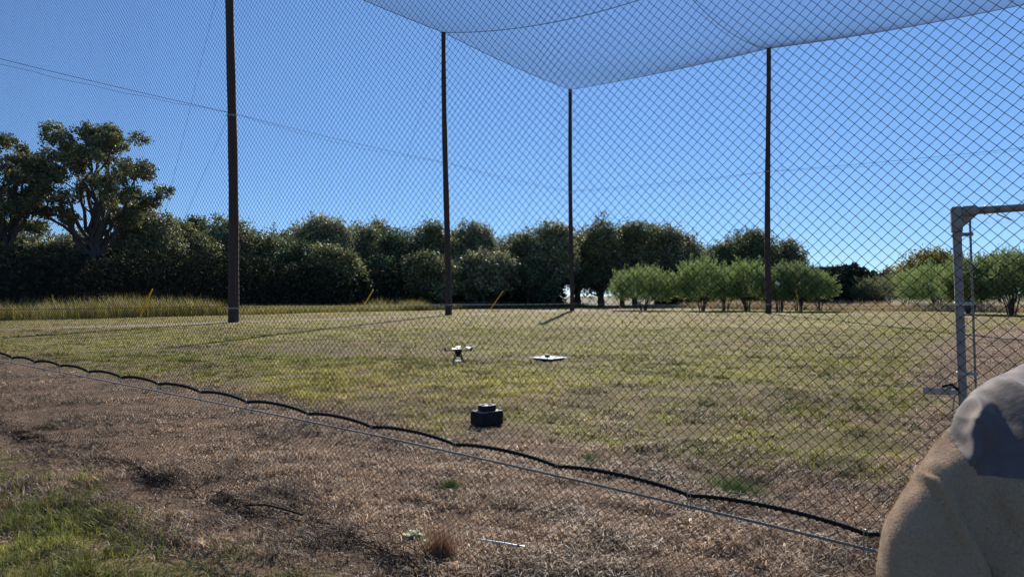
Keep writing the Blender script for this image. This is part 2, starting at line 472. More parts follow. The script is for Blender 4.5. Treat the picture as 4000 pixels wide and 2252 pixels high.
tall(CUM[1]-20, CUM[3]+9, 42000, 6.5, .8, 1.65, [(.30, .27, .05), (.24, .24, .06), (.36, .30, .08), (.14, .15, .05), (.20, .15, .07)], .028, 'tall_grass', 'waist-high yellow-green grass in front of the dark oaks')
tall(CUM[3]+7, CUM[5]+4, 15000, 6, .4, .9, [(.12, .11, .05), (.09, .10, .04), (.17, .14, .08)], .035, 'weeds', 'low grass coloured dark for the shade of the woods')  # shade of the woods is put into these darker grass colours
tall(CUM[5]+2, CUM[10], 52000, 14, .5, 1.15, [(.40, .30, .18), (.32, .24, .13), (.46, .37, .24), (.24, .20, .10)], .04, 'dry_grass', 'pale dry grass behind the feathery shrubs')

# ------------------------------------------------------------------ trees
def leaf_quads(P, size, cols, up=.35, elong=1.7):
    n = len(P)
    nrm = rng.normal(size=(n, 3)); nrm[:, 2] += up; nrm /= np.linalg.norm(nrm, axis=1, keepdims=True)
    r = rng.normal(size=(n, 3)); a = np.cross(nrm, r); a /= np.linalg.norm(a, axis=1, keepdims=True)
    b = np.cross(nrm, a)
    s = (size*rng.uniform(.6, 1.4, n))[:, None]
    v = np.stack([P-a*s*.5*elong, P+b*s*.5, P+a*s*.5*elong, P-b*s*.5], 1).reshape(-1, 3)
    f = np.arange(n*4).reshape(n, 4)
    return v, f, np.repeat(cols, 4, axis=0)

def rot_path(p0, p1, n=6, wob=.08, sag=0):
    t = np.linspace(0, 1, n)[:, None]; L_ = np.linalg.norm(p1-p0)
    pts = p0+(p1-p0)*t
    w = rng.normal(size=(n, 3))*wob*L_; w[0] = 0; w[-1] = 0
    pts = pts + w*.6; pts[:, 2] += sag*L_*np.sin(np.pi*t[:, 0])
    return pts

def tree(name, label, X, Y, height, wx, low, nleaf, base_col, leaf=.14, lobes=16, wy=None, gaps=.0, trunk_r=None, limbs_bare=0.0, group='trees of the oak wood', cat='tree', lobe_scale=1.0, lean=0, seed=None, fork=None, colvar=.55, fill=.5, spread=1.6):
    global rng
    rng = np.random.default_rng(int(abs(X*131+Y*17+height*7))+5 if seed is None else seed)
    wy = wy or wx*.8
    root = empty(name, (X, Y, 0)); tag(root, label, cat, group)
    rx, ry = wx/2, wy/2; rz = (height-low)/2; cz = low+rz
    # lobes
    L_ = []
    for k in range(lobes):
        a = rng.uniform(0, 2*np.pi); u = rng.uniform(-.75, 1); rr = math.sqrt(max(0, 1-min(1, abs(u))**2))
        q = rng.uniform(.35, .78)
        L_.append((math.cos(a)*rx*rr*q+rng.normal()*.1*rx + lean*(u+1)/2, math.sin(a)*ry*rr*q, cz+u*rz*.72, rng.uniform(.26, .44)*min(rx, rz*1.3)*lobe_scale))
    L_.append((rng.uniform(-.2, .2)*rx+lean, 0, low+2*rz-.30*rz, .34*min(rx, rz*1.3)*lobe_scale))
    lob = np.array(L_)
    wgt = lob[:, 3]**2; wgt /= wgt.sum()
    k = rng.choice(len(lob), nleaf, p=wgt)
    # every lobe is made of twig clusters on its shell
    ncl = max(30, nleaf//14)
    kc = rng.choice(len(lob), ncl, p=wgt)
    d = rng.normal(size=(ncl, 3)); d[:, 2] = d[:, 2]*.8+.12; d /= np.linalg.norm(d, axis=1, keepdims=True)
    full = rng.uniform(0, 1, ncl) < fill
    cl = lob[kc, :3] + d*(lob[kc, 3]*rng.uniform(.55, 1.12, ncl))[:, None]*np.array([1.1, 1.1, .85])
    e_ = rng.normal(size=(ncl, 3)); e_ /= np.linalg.norm(e_, axis=1, keepdims=True); e_[:, 2] = np.abs(e_[:, 2])*1.05-.35*(rng.uniform(0, 1, ncl) < .45)
    e_ = e_*(rng.uniform(.45, 1, ncl)**.6*np.minimum(1.06, .58+.62*noise(e_[:, 0]*3.1+X, e_[:, 1]*3.1+e_[:, 2]*4, 2)))[:, None]
    cl[full] = (e_*np.array([rx, ry, rz])+np.array([lean*.5, 0, cz]))[full]
    cshade = rng.uniform(1-colvar, 1+colvar, ncl)
    lobe_shade = rng.uniform(.82, 1.2, len(lob))
    pick = rng.integers(0, ncl, nleaf)
    P = cl[pick] + rng.normal(size=(nleaf, 3))*leaf*spread
    P = P[P[:, 2] > .15]; pick = pick[:len(P)]
    bc = np.array(base_col)
    cc = bc[None]*(cshade[pick]*lobe_shade[kc[pick]])[:, None]*rng.uniform(.7, 1.35, len(P))[:, None]
    # pointed twig sprays breaking the outline
    yel = rng.uniform(0, 1, len(P)) < .06
    cc[yel] = cc[yel]*np.array([1.9, 1.6, 1.0])
    v, f, c = leaf_quads(P, leaf, cc)
    cr = raw_mesh('crown', v, f, M['leaf'], c); cr.parent = root
    # trunk and limbs
    tr = trunk_r or .03*height
    mb = MB()
    fz = fork or max(low*.9, height*.22)
    top = np.array([lean*.3, 0, fz])
    mb.tube(rot_path(np.array([0, 0, -.1]), top, 6, .03), np.linspace(tr*1.15, tr*.8, 6), 8)
    order = rng.permutation(len(lob))[:min(len(lob), 26)]
    for q in order:
        e = lob[q, :3]
        pts = rot_path(top-np.array([0, 0, .15]), e, 8, .06, .05)
        mb.tube(pts, np.linspace(tr*.42, tr*.08, 8), 6)
        for s_ in range(4):
            st = pts[rng.integers(3, 7)]
            dd_ = rng.normal(size=3); dd_[2] = abs(dd_[2])*.6; dd_ /= np.linalg.norm(dd_)
            mb.tube(rot_path(st, st+dd_*lob[q, 3]*rng.uniform(.6, 1.2), 5, .08), np.linspace(tr*.14, tr*.03, 5), 4)
    t_ = mb.build('trunk', M['bark'], root, True)
    return root

def W(px, Y): return (px-2000)/2650*Y
def HT(py, Y): return EYE+(1155-py)/2650*Y
OAK = (.150, .162, .070); OAKG = (.20, .212, .115); CED = (.075, .108, .046); YEL = (.17, .16, .03)
def wood(px, top, wpx, Y, low, n, colr, label, name='oak_tree', leaf=.15, **k):
    X = W(px, Y)
    tree(name, label, X, Y, HT(top, Y), wpx*Y/2650, low, n, colr, leaf, **k)

# big open oaks at the far left
wood(370, 425, 660, 56, 4.6, 40000, OAK, 'tallest oak with open crown and two thick rising limbs, left of the first tall pole', leaf=.125, lobes=80, lobe_scale=.27, trunk_r=.46, fork=4.6, seed=5, fill=.0, spread=1.15)
wood(0, 465, 600, 54, 4.2, 32000, OAK, 'big oak at the left edge with long bare limbs reaching right', leaf=.125, lobes=70, lobe_scale=.27, trunk_r=.46, fork=4.0, seed=8, fill=.0, spread=1.15)
LB = [
 (100, 900, 330, 50, .3, 16000, OAK, 'dark bushy oak beneath the left edge oak'),
 (330, 905, 330, 51, .3, 18000, OAKG, 'dark dense oak under the tallest oak'),
 (560, 800, 260, 50, .3, 17000, OAKG, 'rounded grey-green oak at the right foot of the tallest oak'),
 (690, 850, 270, 54, .3, 18000, OAK, 'dense oak with low skirts just left of the first tall pole'),
 (660, 838, 200, 60, 2.5, 8000, YEL, 'yellowing oak crown showing above its darker neighbours'),
 (760, 826, 160, 64, 2.5, 9000, CED, 'dark cedar top between the yellowing crown and the first tall pole'),
 (880, 838, 250, 60, .3, 17000, OAKG, 'oak standing directly behind the first tall pole'),
 (1040, 915, 260, 62, .3, 15000, OAK, 'low oak right of the first tall pole'),
 (1262, 832, 250, 66, 1.0, 20000, OAKG, 'oak with highest rounded top midway between the first and second poles'),
 (1170, 930, 270, 58, .2, 15000, CED, 'dark cedar-green tree in front of the midway oak'),
 (1290, 960, 270, 57, .2, 17000, OAK, 'broad low oak over the yellow-green grass'),
 (1420, 862, 220, 70, 1.0, 14000, OAKG, 'oak right of the highest rounded top'),
 (1480, 850, 130, 75, 3.0, 8000, OAK, 'narrow oak crown poking above the ridge'),
 (1545, 892, 170, 66, .3, 12000, CED, 'dark cedar with pointed tops left of the second pole'),
 (1690, 864, 170, 68, 1.5, 13000, OAK, 'flat-topped oak just left of the second pole'),
 (1480, 1010, 200, 62, .2, 11000, CED, 'small dark tree behind a leaning yellow guard'),
 (1670, 985, 230, 62, .2, 13000, OAK, 'shadowy oak filling the gap left of the second pole'),
 (1850, 864, 190, 72, 3.2, 12000, OAKG, 'open flat oak crown just right of the second pole'),
 (1890, 975, 270, 66, .3, 18000, OAKG, 'pale bushy oak at the right foot of the second pole'),
 (2060, 885, 190, 78, .4, 13000, OAK, 'oak between the second and third poles'),
 (2160, 852, 200, 76, .4, 15000, OAKG, 'oak touching the third pole on its left'),
 (2060, 1010, 230, 74, .2, 11000, CED, 'low dark tree under the oaks left of the third pole'),
 (2350, 838, 200, 80, .4, 17000, OAK, 'tall-topped oak just right of the third pole'),
 (2250, 900, 170, 82, .4, 11000, OAK, 'oak crown directly behind the third pole'),
 (2480, 850, 200, 82, .4, 16000, OAK, 'round dark oak over the smallest feathery shrub'),
 (2600, 862, 190, 84, .4, 15000, OAKG, 'dark oak sloping down towards the feathery shrubs'),
 (2690, 900, 130, 86, .4, 9000, OAKG, 'last oak of the dense wood at its right end'),
 (2340, 1000, 260, 80, .2, 13000, CED, 'dark undergrowth tree right of the third pole'),
 (2560, 1000, 300, 86, .2, 13000, CED, 'dark low tree behind the smallest feathery shrub'),
 (2810, 935, 160, 92, 1.0, 9000, OAK, 'small oak in the dip right of the dense wood'),
 (2935, 888, 240, 92, 1.0, 17000, OAK, 'dark oak crown rising directly left of the fourth pole'),
 (3075, 930, 170, 92, 1.0, 10000, OAK, 'wispy dark oak right of the fourth pole'),
]
LB += [
 (980, 905, 330, 72, .3, 14000, OAK, 'oak crown filling the dip right of the first tall pole'),
 (1130, 880, 260, 76, .3, 13000, OAK, 'oak behind the dark cedar left of the highest rounded top'),
 (1350, 880, 320, 78, .3, 14000, OAK, 'wide oak crown behind the midway oak'),
 (1600, 905, 330, 80, .3, 14000, OAK, 'wide low oak behind the cedar left of the second pole'),
 (1800, 920, 300, 82, .3, 13000, OAK, 'oak behind the second pole filling the gap'),
 (2010, 915, 320, 88, .3, 14000, OAK, 'wide oak behind the gap between the second and third poles'),
 (2260, 890, 330, 90, .3, 15000, OAK, 'wide dark oak behind the third pole'),
 (2430, 885, 300, 92, .3, 14000, OAK, 'dark oak behind the tall-topped oak'),
 (2600, 905, 280, 94, .3, 13000, OAK, 'dark oak behind the slope of the wood'),
 (2760, 985, 230, 98, .3, 9000, OAKG, 'low oak thicket at the right end of the wood'),
 (2960, 975, 300, 99, .3, 12000, OAK, 'low dark thicket behind the fourth pole'),
]
for a in LB:
    a = list(a); a[2] *= 1.12; a[5] = int(a[5]*1.25); a[3] *= 1.24 if a[0] < 2000 else 1.13
    wood(*a, leaf=.165, lobes=22 if a[2] > 180 else 14, lobe_scale=.85, name='cedar_tree' if a[6] is CED else 'oak_tree')
FAR = [
 (3270, 1040, 150, 130, 2.0, 5000, (.06, .06, .045), 'distant dark rounded tree above the shrub belt'),
 (3475, 1045, 110, 130, 2.0, 3500, (.15, .095, .065), 'distant reddish-brown autumn tree in the gap'),
 (3380, 1075, 150, 170, 2.0, 3500, (.08, .085, .08), 'faint distant tree low on the horizon'),
]
for a in FAR: wood(*a, leaf=.2, lobes=12, group='distant trees')
wood(3650, 982, 330, 96, .5, 24000, (.19, .17, .035), 'broad golden-green tree left of the gate post', name='mesquite_tree', leaf=.17, lobes=22, group='golden trees behind the shrubs')
wood(3905, 990, 190, 90, .5, 12000, (.16, .16, .045), 'golden-green tree seen through the chain-link gate', name='mesquite_tree', leaf=.17, lobes=14, group='golden trees behind the shrubs')
wood(4120, 960, 260, 92, .5, 9000, (.15, .16, .045), 'golden-green tree beyond the gate near the frame edge', name='mesquite_tree', leaf=.17, lobes=14, group='golden trees behind the shrubs')

# shade-filling undergrowth inside the wood, far too dense to count
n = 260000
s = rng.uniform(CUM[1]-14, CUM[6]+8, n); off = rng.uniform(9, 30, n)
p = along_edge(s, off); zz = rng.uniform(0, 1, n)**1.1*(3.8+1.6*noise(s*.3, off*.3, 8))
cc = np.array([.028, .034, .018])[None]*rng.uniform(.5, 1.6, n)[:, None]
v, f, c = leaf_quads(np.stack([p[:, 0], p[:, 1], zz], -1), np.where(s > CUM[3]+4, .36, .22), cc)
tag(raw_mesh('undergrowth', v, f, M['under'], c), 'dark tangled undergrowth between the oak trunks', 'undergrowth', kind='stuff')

# feathery shrubs
def shrub(label, px, base_y_dist, top, wpx, n, colr, stems=9, low=.9, seed=1, name='feathery_shrub', group='feathery shrubs by the field edge', spray=.62, trunk=False):
    global rng
    rng = np.random.default_rng(seed*97+3)
    Y = base_y_dist; X = W(px, Y); h = HT(top, Y)*1.06; r = wpx*Y/2650/2*1.22
    root = empty(name, (X, Y, 0)); tag(root, label, 'shrub', group)
    mb = MB(); tips = []
    for k in range(stems):
        a = rng.uniform(0, 2*np.pi); q = rng.uniform(.15, .85)
        b0 = np.array([math.cos(a)*.18*(1+.6*q), math.sin(a)*.18, -.05])
        e = np.array([math.cos(a)*r*q, math.sin(a)*r*q*.8, h*rng.uniform(.55, .85)])
        pts = rot_path(b0, e, 7, .03, 0)
        pts[:, :2] = b0[:2] + (pts[:, :2]-b0[:2])*(np.linspace(0, 1, 7)**1.5/np.maximum(np.linspace(0, 1, 7), 1e-3))[:, None]
        mb.tube(pts, np.linspace(.055, .012, 7), 5)
        for s_ in range(4):
            st = pts[rng.integers(2, 6)]; d = rng.normal(size=3); d[2] = abs(d[2])+.5; d[:2] += np.array([math.cos(a), math.sin(a)])
            d /= np.linalg.norm(d)
            mb.tube(rot_path(st, st+d*rng.uniform(.5, 1.3), 4, .05), np.linspace(.018, .005, 4), 4)
    mb.build('stems', M['bark'], root, True)
    # sprays: fine arching twigs of tiny leaflets pointing up and outward
    ns = n//16
    a = rng.uniform(0, 2*np.pi, ns); u = rng.uniform(0, 1, ns)
    zc = low+(h-low)*.38; rz = h-zc; rzl = zc-low*.7
    el = np.arcsin(rng.uniform(-.8, 1, ns))
    rad = rng.uniform(.3, 1, ns)**.5*(.66+.56*noise(a*2.6, el*2.5, seed))
    dirv = np.stack([np.cos(a)*np.cos(el), np.sin(a)*np.cos(el)*.85, np.sin(el)], -1)
    C0 = np.stack([dirv[:, 0]*r*rad, dirv[:, 1]*r*rad, zc+dirv[:, 2]*rad*np.where(dirv[:, 2] > 0, rz, rzl)], -1)
    dv = dirv + rng.normal(size=(ns, 3))*.35; dv[:, 2] += .8; dv /= np.linalg.norm(dv, axis=1, keepdims=True)
    shade = rng.uniform(.7, 1.3, ns)
    pick = np.repeat(np.arange(ns), 16); m = len(pick)
    t = rng.uniform(-.5, .5, m)*spray
    P = C0[pick] + dv[pick]*t[:, None] + rng.normal(size=(m, 3))*.035
    d2 = dv[pick] + rng.normal(size=(m, 3))*.45; d2 /= np.linalg.norm(d2, axis=1, keepdims=True)
    side = np.cross(d2, rng.normal(size=(m, 3))); side /= np.linalg.norm(side, axis=1, keepdims=True)
    ln = rng.uniform(.06, .16, m)[:, None]; wd = rng.uniform(.018, .035, m)[:, None]
    P[:, 2] = np.maximum(P[:, 2], .3)
    v = np.stack([P-d2*ln*.5, P+side*wd, P+d2*ln*.7, P-side*wd], 1).reshape(-1, 3)
    cc = np.array(colr)[None]*shade[pick][:, None]*rng.uniform(.75, 1.3, m)[:, None]
    o = raw_mesh('foliage', v, np.arange(m*4).reshape(m, 4), M['feather'], np.repeat(cc, 4, axis=0)); o.parent = root
    return root
FG = (.19, .26, .09); FG2 = (.165, .22, .085)
shrub('lone rounded feathery shrub, leftmost of the shrub row', 2512, 65, 1048, 235, 36000, FG, seed=1)
shrub('feathery shrub with thick single trunk, right of the lone one', 2740, 64, 1016, 225, 36000, FG, stems=7, seed=2)
shrub('feathery shrub on many thin stems, left of the fourth pole', 2920, 65, 1022, 185, 30000, FG, stems=13, seed=3)
shrub('small feathery shrub filling the gap between two larger ones left of the fourth pole', 2832, 67, 1050, 130, 15000, FG, seed=21)
shrub('dark feathery shrub touching the fourth pole on its right', 3045, 62.5, 1040, 130, 18000, FG2, stems=8, seed=4)
shrub('feathery shrub behind the leaning yellow guard right of the fourth pole', 3120, 62, 1030, 150, 22000, FG2, stems=10, seed=5)
shrub('slim small feathery shrub on one thin trunk', 3198, 63, 1066, 130, 15000, FG, stems=4, seed=6, low=1.2)
shrub('hazy green shrub in the dry grass behind the slim one', 3290, 84, 1084, 190, 17000, FG2, seed=7, low=.5, group='shrubs standing in the dry grass')
shrub('thin grey-stemmed shrub in the open middle of the dry grass', 3425, 78, 1080, 190, 14000, (.15, .165, .085), stems=16, seed=8, low=.9, group='shrubs standing in the dry grass')
shrub('wide low green shrub before the golden tree', 3545, 82, 1062, 220, 22000, FG2, seed=9, low=.5, group='shrubs standing in the dry grass')
shrub('large feathery shrub left of the gate post', 3660, 66, 1028, 260, 36000, FG, stems=10, seed=10, low=.7, group='shrubs standing in the dry grass')
shrub('dark multi-stemmed shrub directly behind the gate post', 3790, 52, 1010, 190, 30000, FG2, stems=12, seed=11, low=.8)
shrub('big shrub with dark spreading trunk seen through the gate', 3950, 50, 985, 260, 38000, FG2, stems=12, seed=12, low=.9)
shrub('feathery shrub past the gate at the frame edge', 4200, 46, 970, 260, 20000, FG2, stems=10, seed=13, low=.9)
rng = np.random.default_rng(99)
# pale broken stump in the dry grass
mb = MB(); X = W(3462, 74); Y = 74
mb.tube([(0, 0, -.05), (.02, 0, .5), (-.03, 0, 1.0), (.0, 0, 1.35)], [.16, .14, .12, .07], 9)
mb.tube([(0, 0, 1.0), (.15, .02, 1.2), (.42, .02, 1.28)], [.08, .06, .03], 7)
mb.tube([(0, 0, 1.05), (-.12, .02, 1.3), (-.2, .02, 1.42)], [.06, .05, .02], 7)
tag(mb.build('tree_stump', principled('pale_dead_wood', (.38, .30, .23), rough=.9, noise_scale=8, noise_amt=.35, bump=.02), None, True), 'pale broken stump standing in the dry grass right of the grey-stemmed shrub', 'stump').location = (X, Y, 0)
# white scrap sign hanging among the shrubs
mb = MB(); mb.box(0, 0, 2.5, .42, .03, .24, Matrix.Rotation(.5, 3, 'Y'), bev=.008)
sg_ = mb.build('small_sign', principled('grey_white_plate', (.45, .46, .48)), None); mb = MB(); mb.tube([(0, .03, -.1), (0, .05, 2.5)], .02, 6); mb.build('post', M['bark'], sg_)
tag(sg_, 'small tilted white plate showing in the dark shrub right of the fourth pole', 'sign').location = (W(3037, 60), 60, 0)

# ------------------------------------------------------------------ tall poles
def sagline(a, b, sag, n=16):
    t = np.linspace(0, 1, n)[:, None]; p = np.array(a, float)*(1-t)+np.array(b, float)*t
    p[:, 2] -= 4*sag*t[:, 0]*(1-t[:, 0]); return p
tops = {}
def pole(P, top_off, r0, r1, label, Hp, k):
    root = empty('wooden_pole', (P[0], P[1], 0)); tag(root, label, 'pole', 'tall wooden poles of the enclosure')
    n = 26; t = np.linspace(0, 1, n)
    pts = np.stack([top_off*t + .05*np.sin(t*5+k), .04*np.sin(t*4+k*2), -.3+t*(Hp+.3)], -1)
    pts[0, :2] = 0
    mb = MB(); mb.tube(pts, r0+(r1-r0)*t + .008*np.sin(t*31+k), 16)
    mb.build('shaft', M['polewood'], root, True)
    # steel bands, bolts and cable clamps
    for z in (Hp*.995-.12, Hp*.535, .75):
        q = np.interp(z, pts[:, 2], pts[:, 0]); rr = np.interp(z, pts[:, 2], r0+(r1-r0)*t)
        mb = MB(); mb.tube([(q, 0, z-.05), (q, 0, z+.05)], rr+.012, 16)
        mb.tube([(q-rr-.09, 0, z), (q+rr+.09, 0, z)], .018, 6)
        mb.tube([(q, -rr-.09, z), (q, rr+.09, z)], .018, 6)
        mb.build('clamp', M['galv'], root)
    mb = MB(); mb.tube([(r0*.75, -r0*.7, 0), (r0*.72+top_off*.15, -r0*.68, 3.0)], .018, 5)
    mb.build('ground_wire', M['bark'], root)
    return np.array([P[0]+top_off, P[1], Hp])
T1 = pole(P1, -.30, .275, .20, 'tall wooden pole running out of the frame top, thickest of the four', 20.6, 0)
T2 = pole(P2, -.36, .25, .155, 'tall wooden pole behind the left of the small drone, holding the net corner', 20.95, 1)
T3 = pole(P3, -.17, .21, .165, 'shortest-looking wooden pole at the far corner of the enclosure', 20.9, 2)
T4 = pole(P4, .06, .235, .16, 'straight wooden pole among the feathery shrubs', 20.85, 3)
T5 = np.array([P5[0], P5[1], 20.1])
T0 = np.array([*(P1-np.array([10.4, 14.1])), 20.5])
Nn = np.array([9.72, 39.05, 19.3])
Mm = np.array([-.35, 24.95, 19.6]); Qq = np.array([24.1, 28.0, 19.4])

# roof netting: fine net panels slung between the pole tops
roof = empty('roof_net', (0, 40, 0)); tag(roof, 'fine grey netting slung flat between the pole tops', 'net')
def panel(A, B, C, Dd, sags):
    n = 24; t = np.linspace(0, 1, n); U, V = np.meshgrid(t, t)
    # A-B bottom edge, D-C top edge
    P = ((1-U)*(1-V))[..., None]*A+(U*(1-V))[..., None]*B+(U*V)[..., None]*C+((1-U)*V)[..., None]*Dd
    e = 4*U*(1-U)*((1-V)*sags[0]+V*sags[2]) + 4*V*(1-V)*(U*sags[1]+(1-U)*sags[3])
    P[..., 2] -= e + 16*U*(1-U)*V*(1-V)*.1
    ii, jj = np.meshgrid(np.arange(n-1), np.arange(n-1)); q = (jj*n+ii).reshape(-1)
    o = raw_mesh('netting', P.reshape(-1, 3)-np.array([0, 40, 0]), np.stack([q, q+1, q+1+n, q+n], -1), M['roofnet'], None, True)
    o.parent = roof
panel(T3, T4, Nn, T2, (.18, .75, .75, .2))
panel(T2, Nn, Mm, T1, (.75, .5, .5, .2))
panel(T4, T5, Qq, Nn, (.25, .5, .5, .75))
panel(Nn, Qq, np.array([14, 14, 19.5]), Mm, (.5, .5, .5, .5))
def rope(A, B, sag, r, mat='farwire', name='edge_rope', parent=roof, off=(0, 0, 0), wav=0):
    p = sagline(A, B, sag, 20)-np.array([0, 40, 0])+np.array(off)
    if wav: p[1:-1, 2] += wav*np.sin(np.arange(1, 19)*2.4)
    mb = MB(); mb.tube(p, r, 5, False); return mb.build(name, M[mat], parent)
for A, B, sg in ((T1, T2, .2), (T2, T3, .2), (T3, T4, .18), (T4, T5, .25), (T2, Nn, .75), (T4, Nn, .75), (T0, T1, .3), (Nn, Mm, .5), (Nn, Qq, .5), (T1, Mm, .5), (T5, Qq, .5)):
    rope(A, B, sg, .022)

# wire runs on the far walls (mid height pair and low cable)
def at_h(P, T, h): return np.array([P[0]+(T[0]-P[0])*h/20.8, P[1]-.2, h])
P0 = P1-np.array([10.4, 14.1]); PP = [(P0, T0), (P1, T1), (P2, T2), (P3, T3), (P4, T4), (P5, T5)]
mid = [11.3, 11.15, 11.25, 11.25, 11.15, 10.9]; low = [.9, .86, .78, .68, .72, .75]
side = ['left of the first pole', 'between the first and second poles', 'between the second and third poles', 'between the third and fourth poles', 'right of the fourth pole']
for k in range(5):
    a = at_h(*PP[k], mid[k]); b2 = at_h(*PP[k+1], mid[k+1])
    mb = MB(); p = sagline(a, b2, .12, 24); mb.tube(p, .011, 4, False)
    p2 = sagline(a, b2, .34, 24); p2[1:-1, 2] += .03*np.sin(np.arange(1, 23)*1.9); mb.tube(p2, .007, 4, False)
    tag(mb.build('wire', M['farwire'], None), 'pair of thin wires strung at mid height '+side[k], 'wire', 'mid-height wires around the enclosure')
    a = at_h(*PP[k], low[k]); b2 = at_h(*PP[k+1], low[k+1])
    mb = MB(); mb.tube(sagline(a, b2, .05, 20), .011, 4, False)
    tag(mb.build('cable', M['whitewire' if k in (1, 2, 3) else 'farwire'], None), 'low taut cable near the ground '+side[k], 'cable', 'low cables around the enclosure')

# guy wires with yellow guards
ow = np.array([-.79, .61]); on = np.array([.593, .805])
for (P, T, d, ln, lab) in ((P1, T1, ow, 11.0, 'guy wires of the first pole with bright yellow guard over the tall grass'),
                           (P2, T2, ow, 10.0, 'guy wires of the second pole with yellow guard half hidden in grass'),
                           (P3, T3, ow, 10.0, 'guy wires left of the third pole with thin yellow guard'),
                           (P3, T3, on, 10.0, 'guy wires right of the third pole with yellow guard by the lone shrub'),
                           (P4, T4, on, 10.0, 'guy wires of the fourth pole with yellow guard before the dark shrubs')):
    g0 = np.array([*(P+d*ln), 0.0]); root = empty('guy_wire', tuple(g0)); tag(root, lab, 'guy wire', 'guy wires outside the enclosure')
    mid_ = at_h(P, T, 11.1)
    for e in (T-np.array([0, 0, .15]), mid_):
        mb = MB(); mb.tube(sagline(g0, e, .08, 10)-g0, .007, 4, False); mb.build('wire', M['farwire'], root)
    dm = (mid_-g0); dm /= np.linalg.norm(dm)
    mb = MB(); mb.tube([dm*.12, dm*1.2, dm*2.55], .045, 8); mb.build('guard', M['yellow'], root)
    mb = MB(); mb.tube([dm*-.3, dm*.25], .02, 6); mb.build('anchor', M['galv'], root)

# ------------------------------------------------------------------ near net wall
def wallpt(s, n, z): return np.stack([UW[0]*s+NW[0]*n, UW[1]*s+NW[1]*n, z], -1)
def s_of_px(px, n=D_NET):
    xp = (px-2000)/2650; Y = n/(NW[1]+NW[0]*xp); return UW[0]*xp*Y+UW[1]*Y, Y
hook_px = [53, 141, 240, 351, 479, 624, 788, 969, 1208, 1457, 1781, 2179, 2693, 3379]
hook_py = [1398, 1413, 1429, 1452, 1474, 1500, 1531, 1569, 1615, 1667, 1735, 1820, 1932, 2081]
cab_px = [0, 348, 1000, 1500, 2000, 2500, 3000, 3423]; cab_py = [1405, 1471, 1599, 1701, 1811, 1924, 2041, 2143]
hs = np.array([s_of_px(p)[0] for p in hook_px]); hz = np.array([EYE-(y-1155)/2650*s_of_px(p)[1] for p, y in zip(hook_px, hook_py)])
cs = np.array([s_of_px(p)[0] for p in cab_px]); cz = np.array([EYE-(y-1155)/2650*s_of_px(p)[1] for p, y in zip(cab_px, cab_py)])
pz = np.polyfit(hs, hz, 2); hz_s = np.polyval(pz, hs)*.4+hz*.6
S0, S1 = -12.0, 1.6
hs = np.concatenate([[S0, hs[0]-1.5, hs[0]-.75], hs, [hs[-1]+.75, S1]])
zl, zr = hz[0], hz[-1]
hz = np.concatenate([[zl+.03, zl+.02, zl+.01], hz, [zr, zr]])
cs = np.concatenate([[S0], cs, [S1]]); cz = np.concatenate([[cz[0]], cz, [cz[-1]-.03]])
def rope_z(s):
    """rope hooked down to the cable, arching up between hooks"""
    k = np.clip(np.searchsorted(hs, s)-1, 0, len(hs)-2); t = (s-hs[k])/(hs[k+1]-hs[k])
    sp = hs[k+1]-hs[k]
    return hz[k]*(1-t)+hz[k+1]*t + .042*np.minimum(sp, .8)*(4*t*(1-t))**.75
_bz = np.polyfit(hs, hz, 1)
def base_z(s): return np.polyval(_bz, s)
net = empty('safety_net', (0, 0, 0)); tag(net, 'tall black knotted net wall hanging across the whole view', 'net')
DG = .0425; hx = DG/2
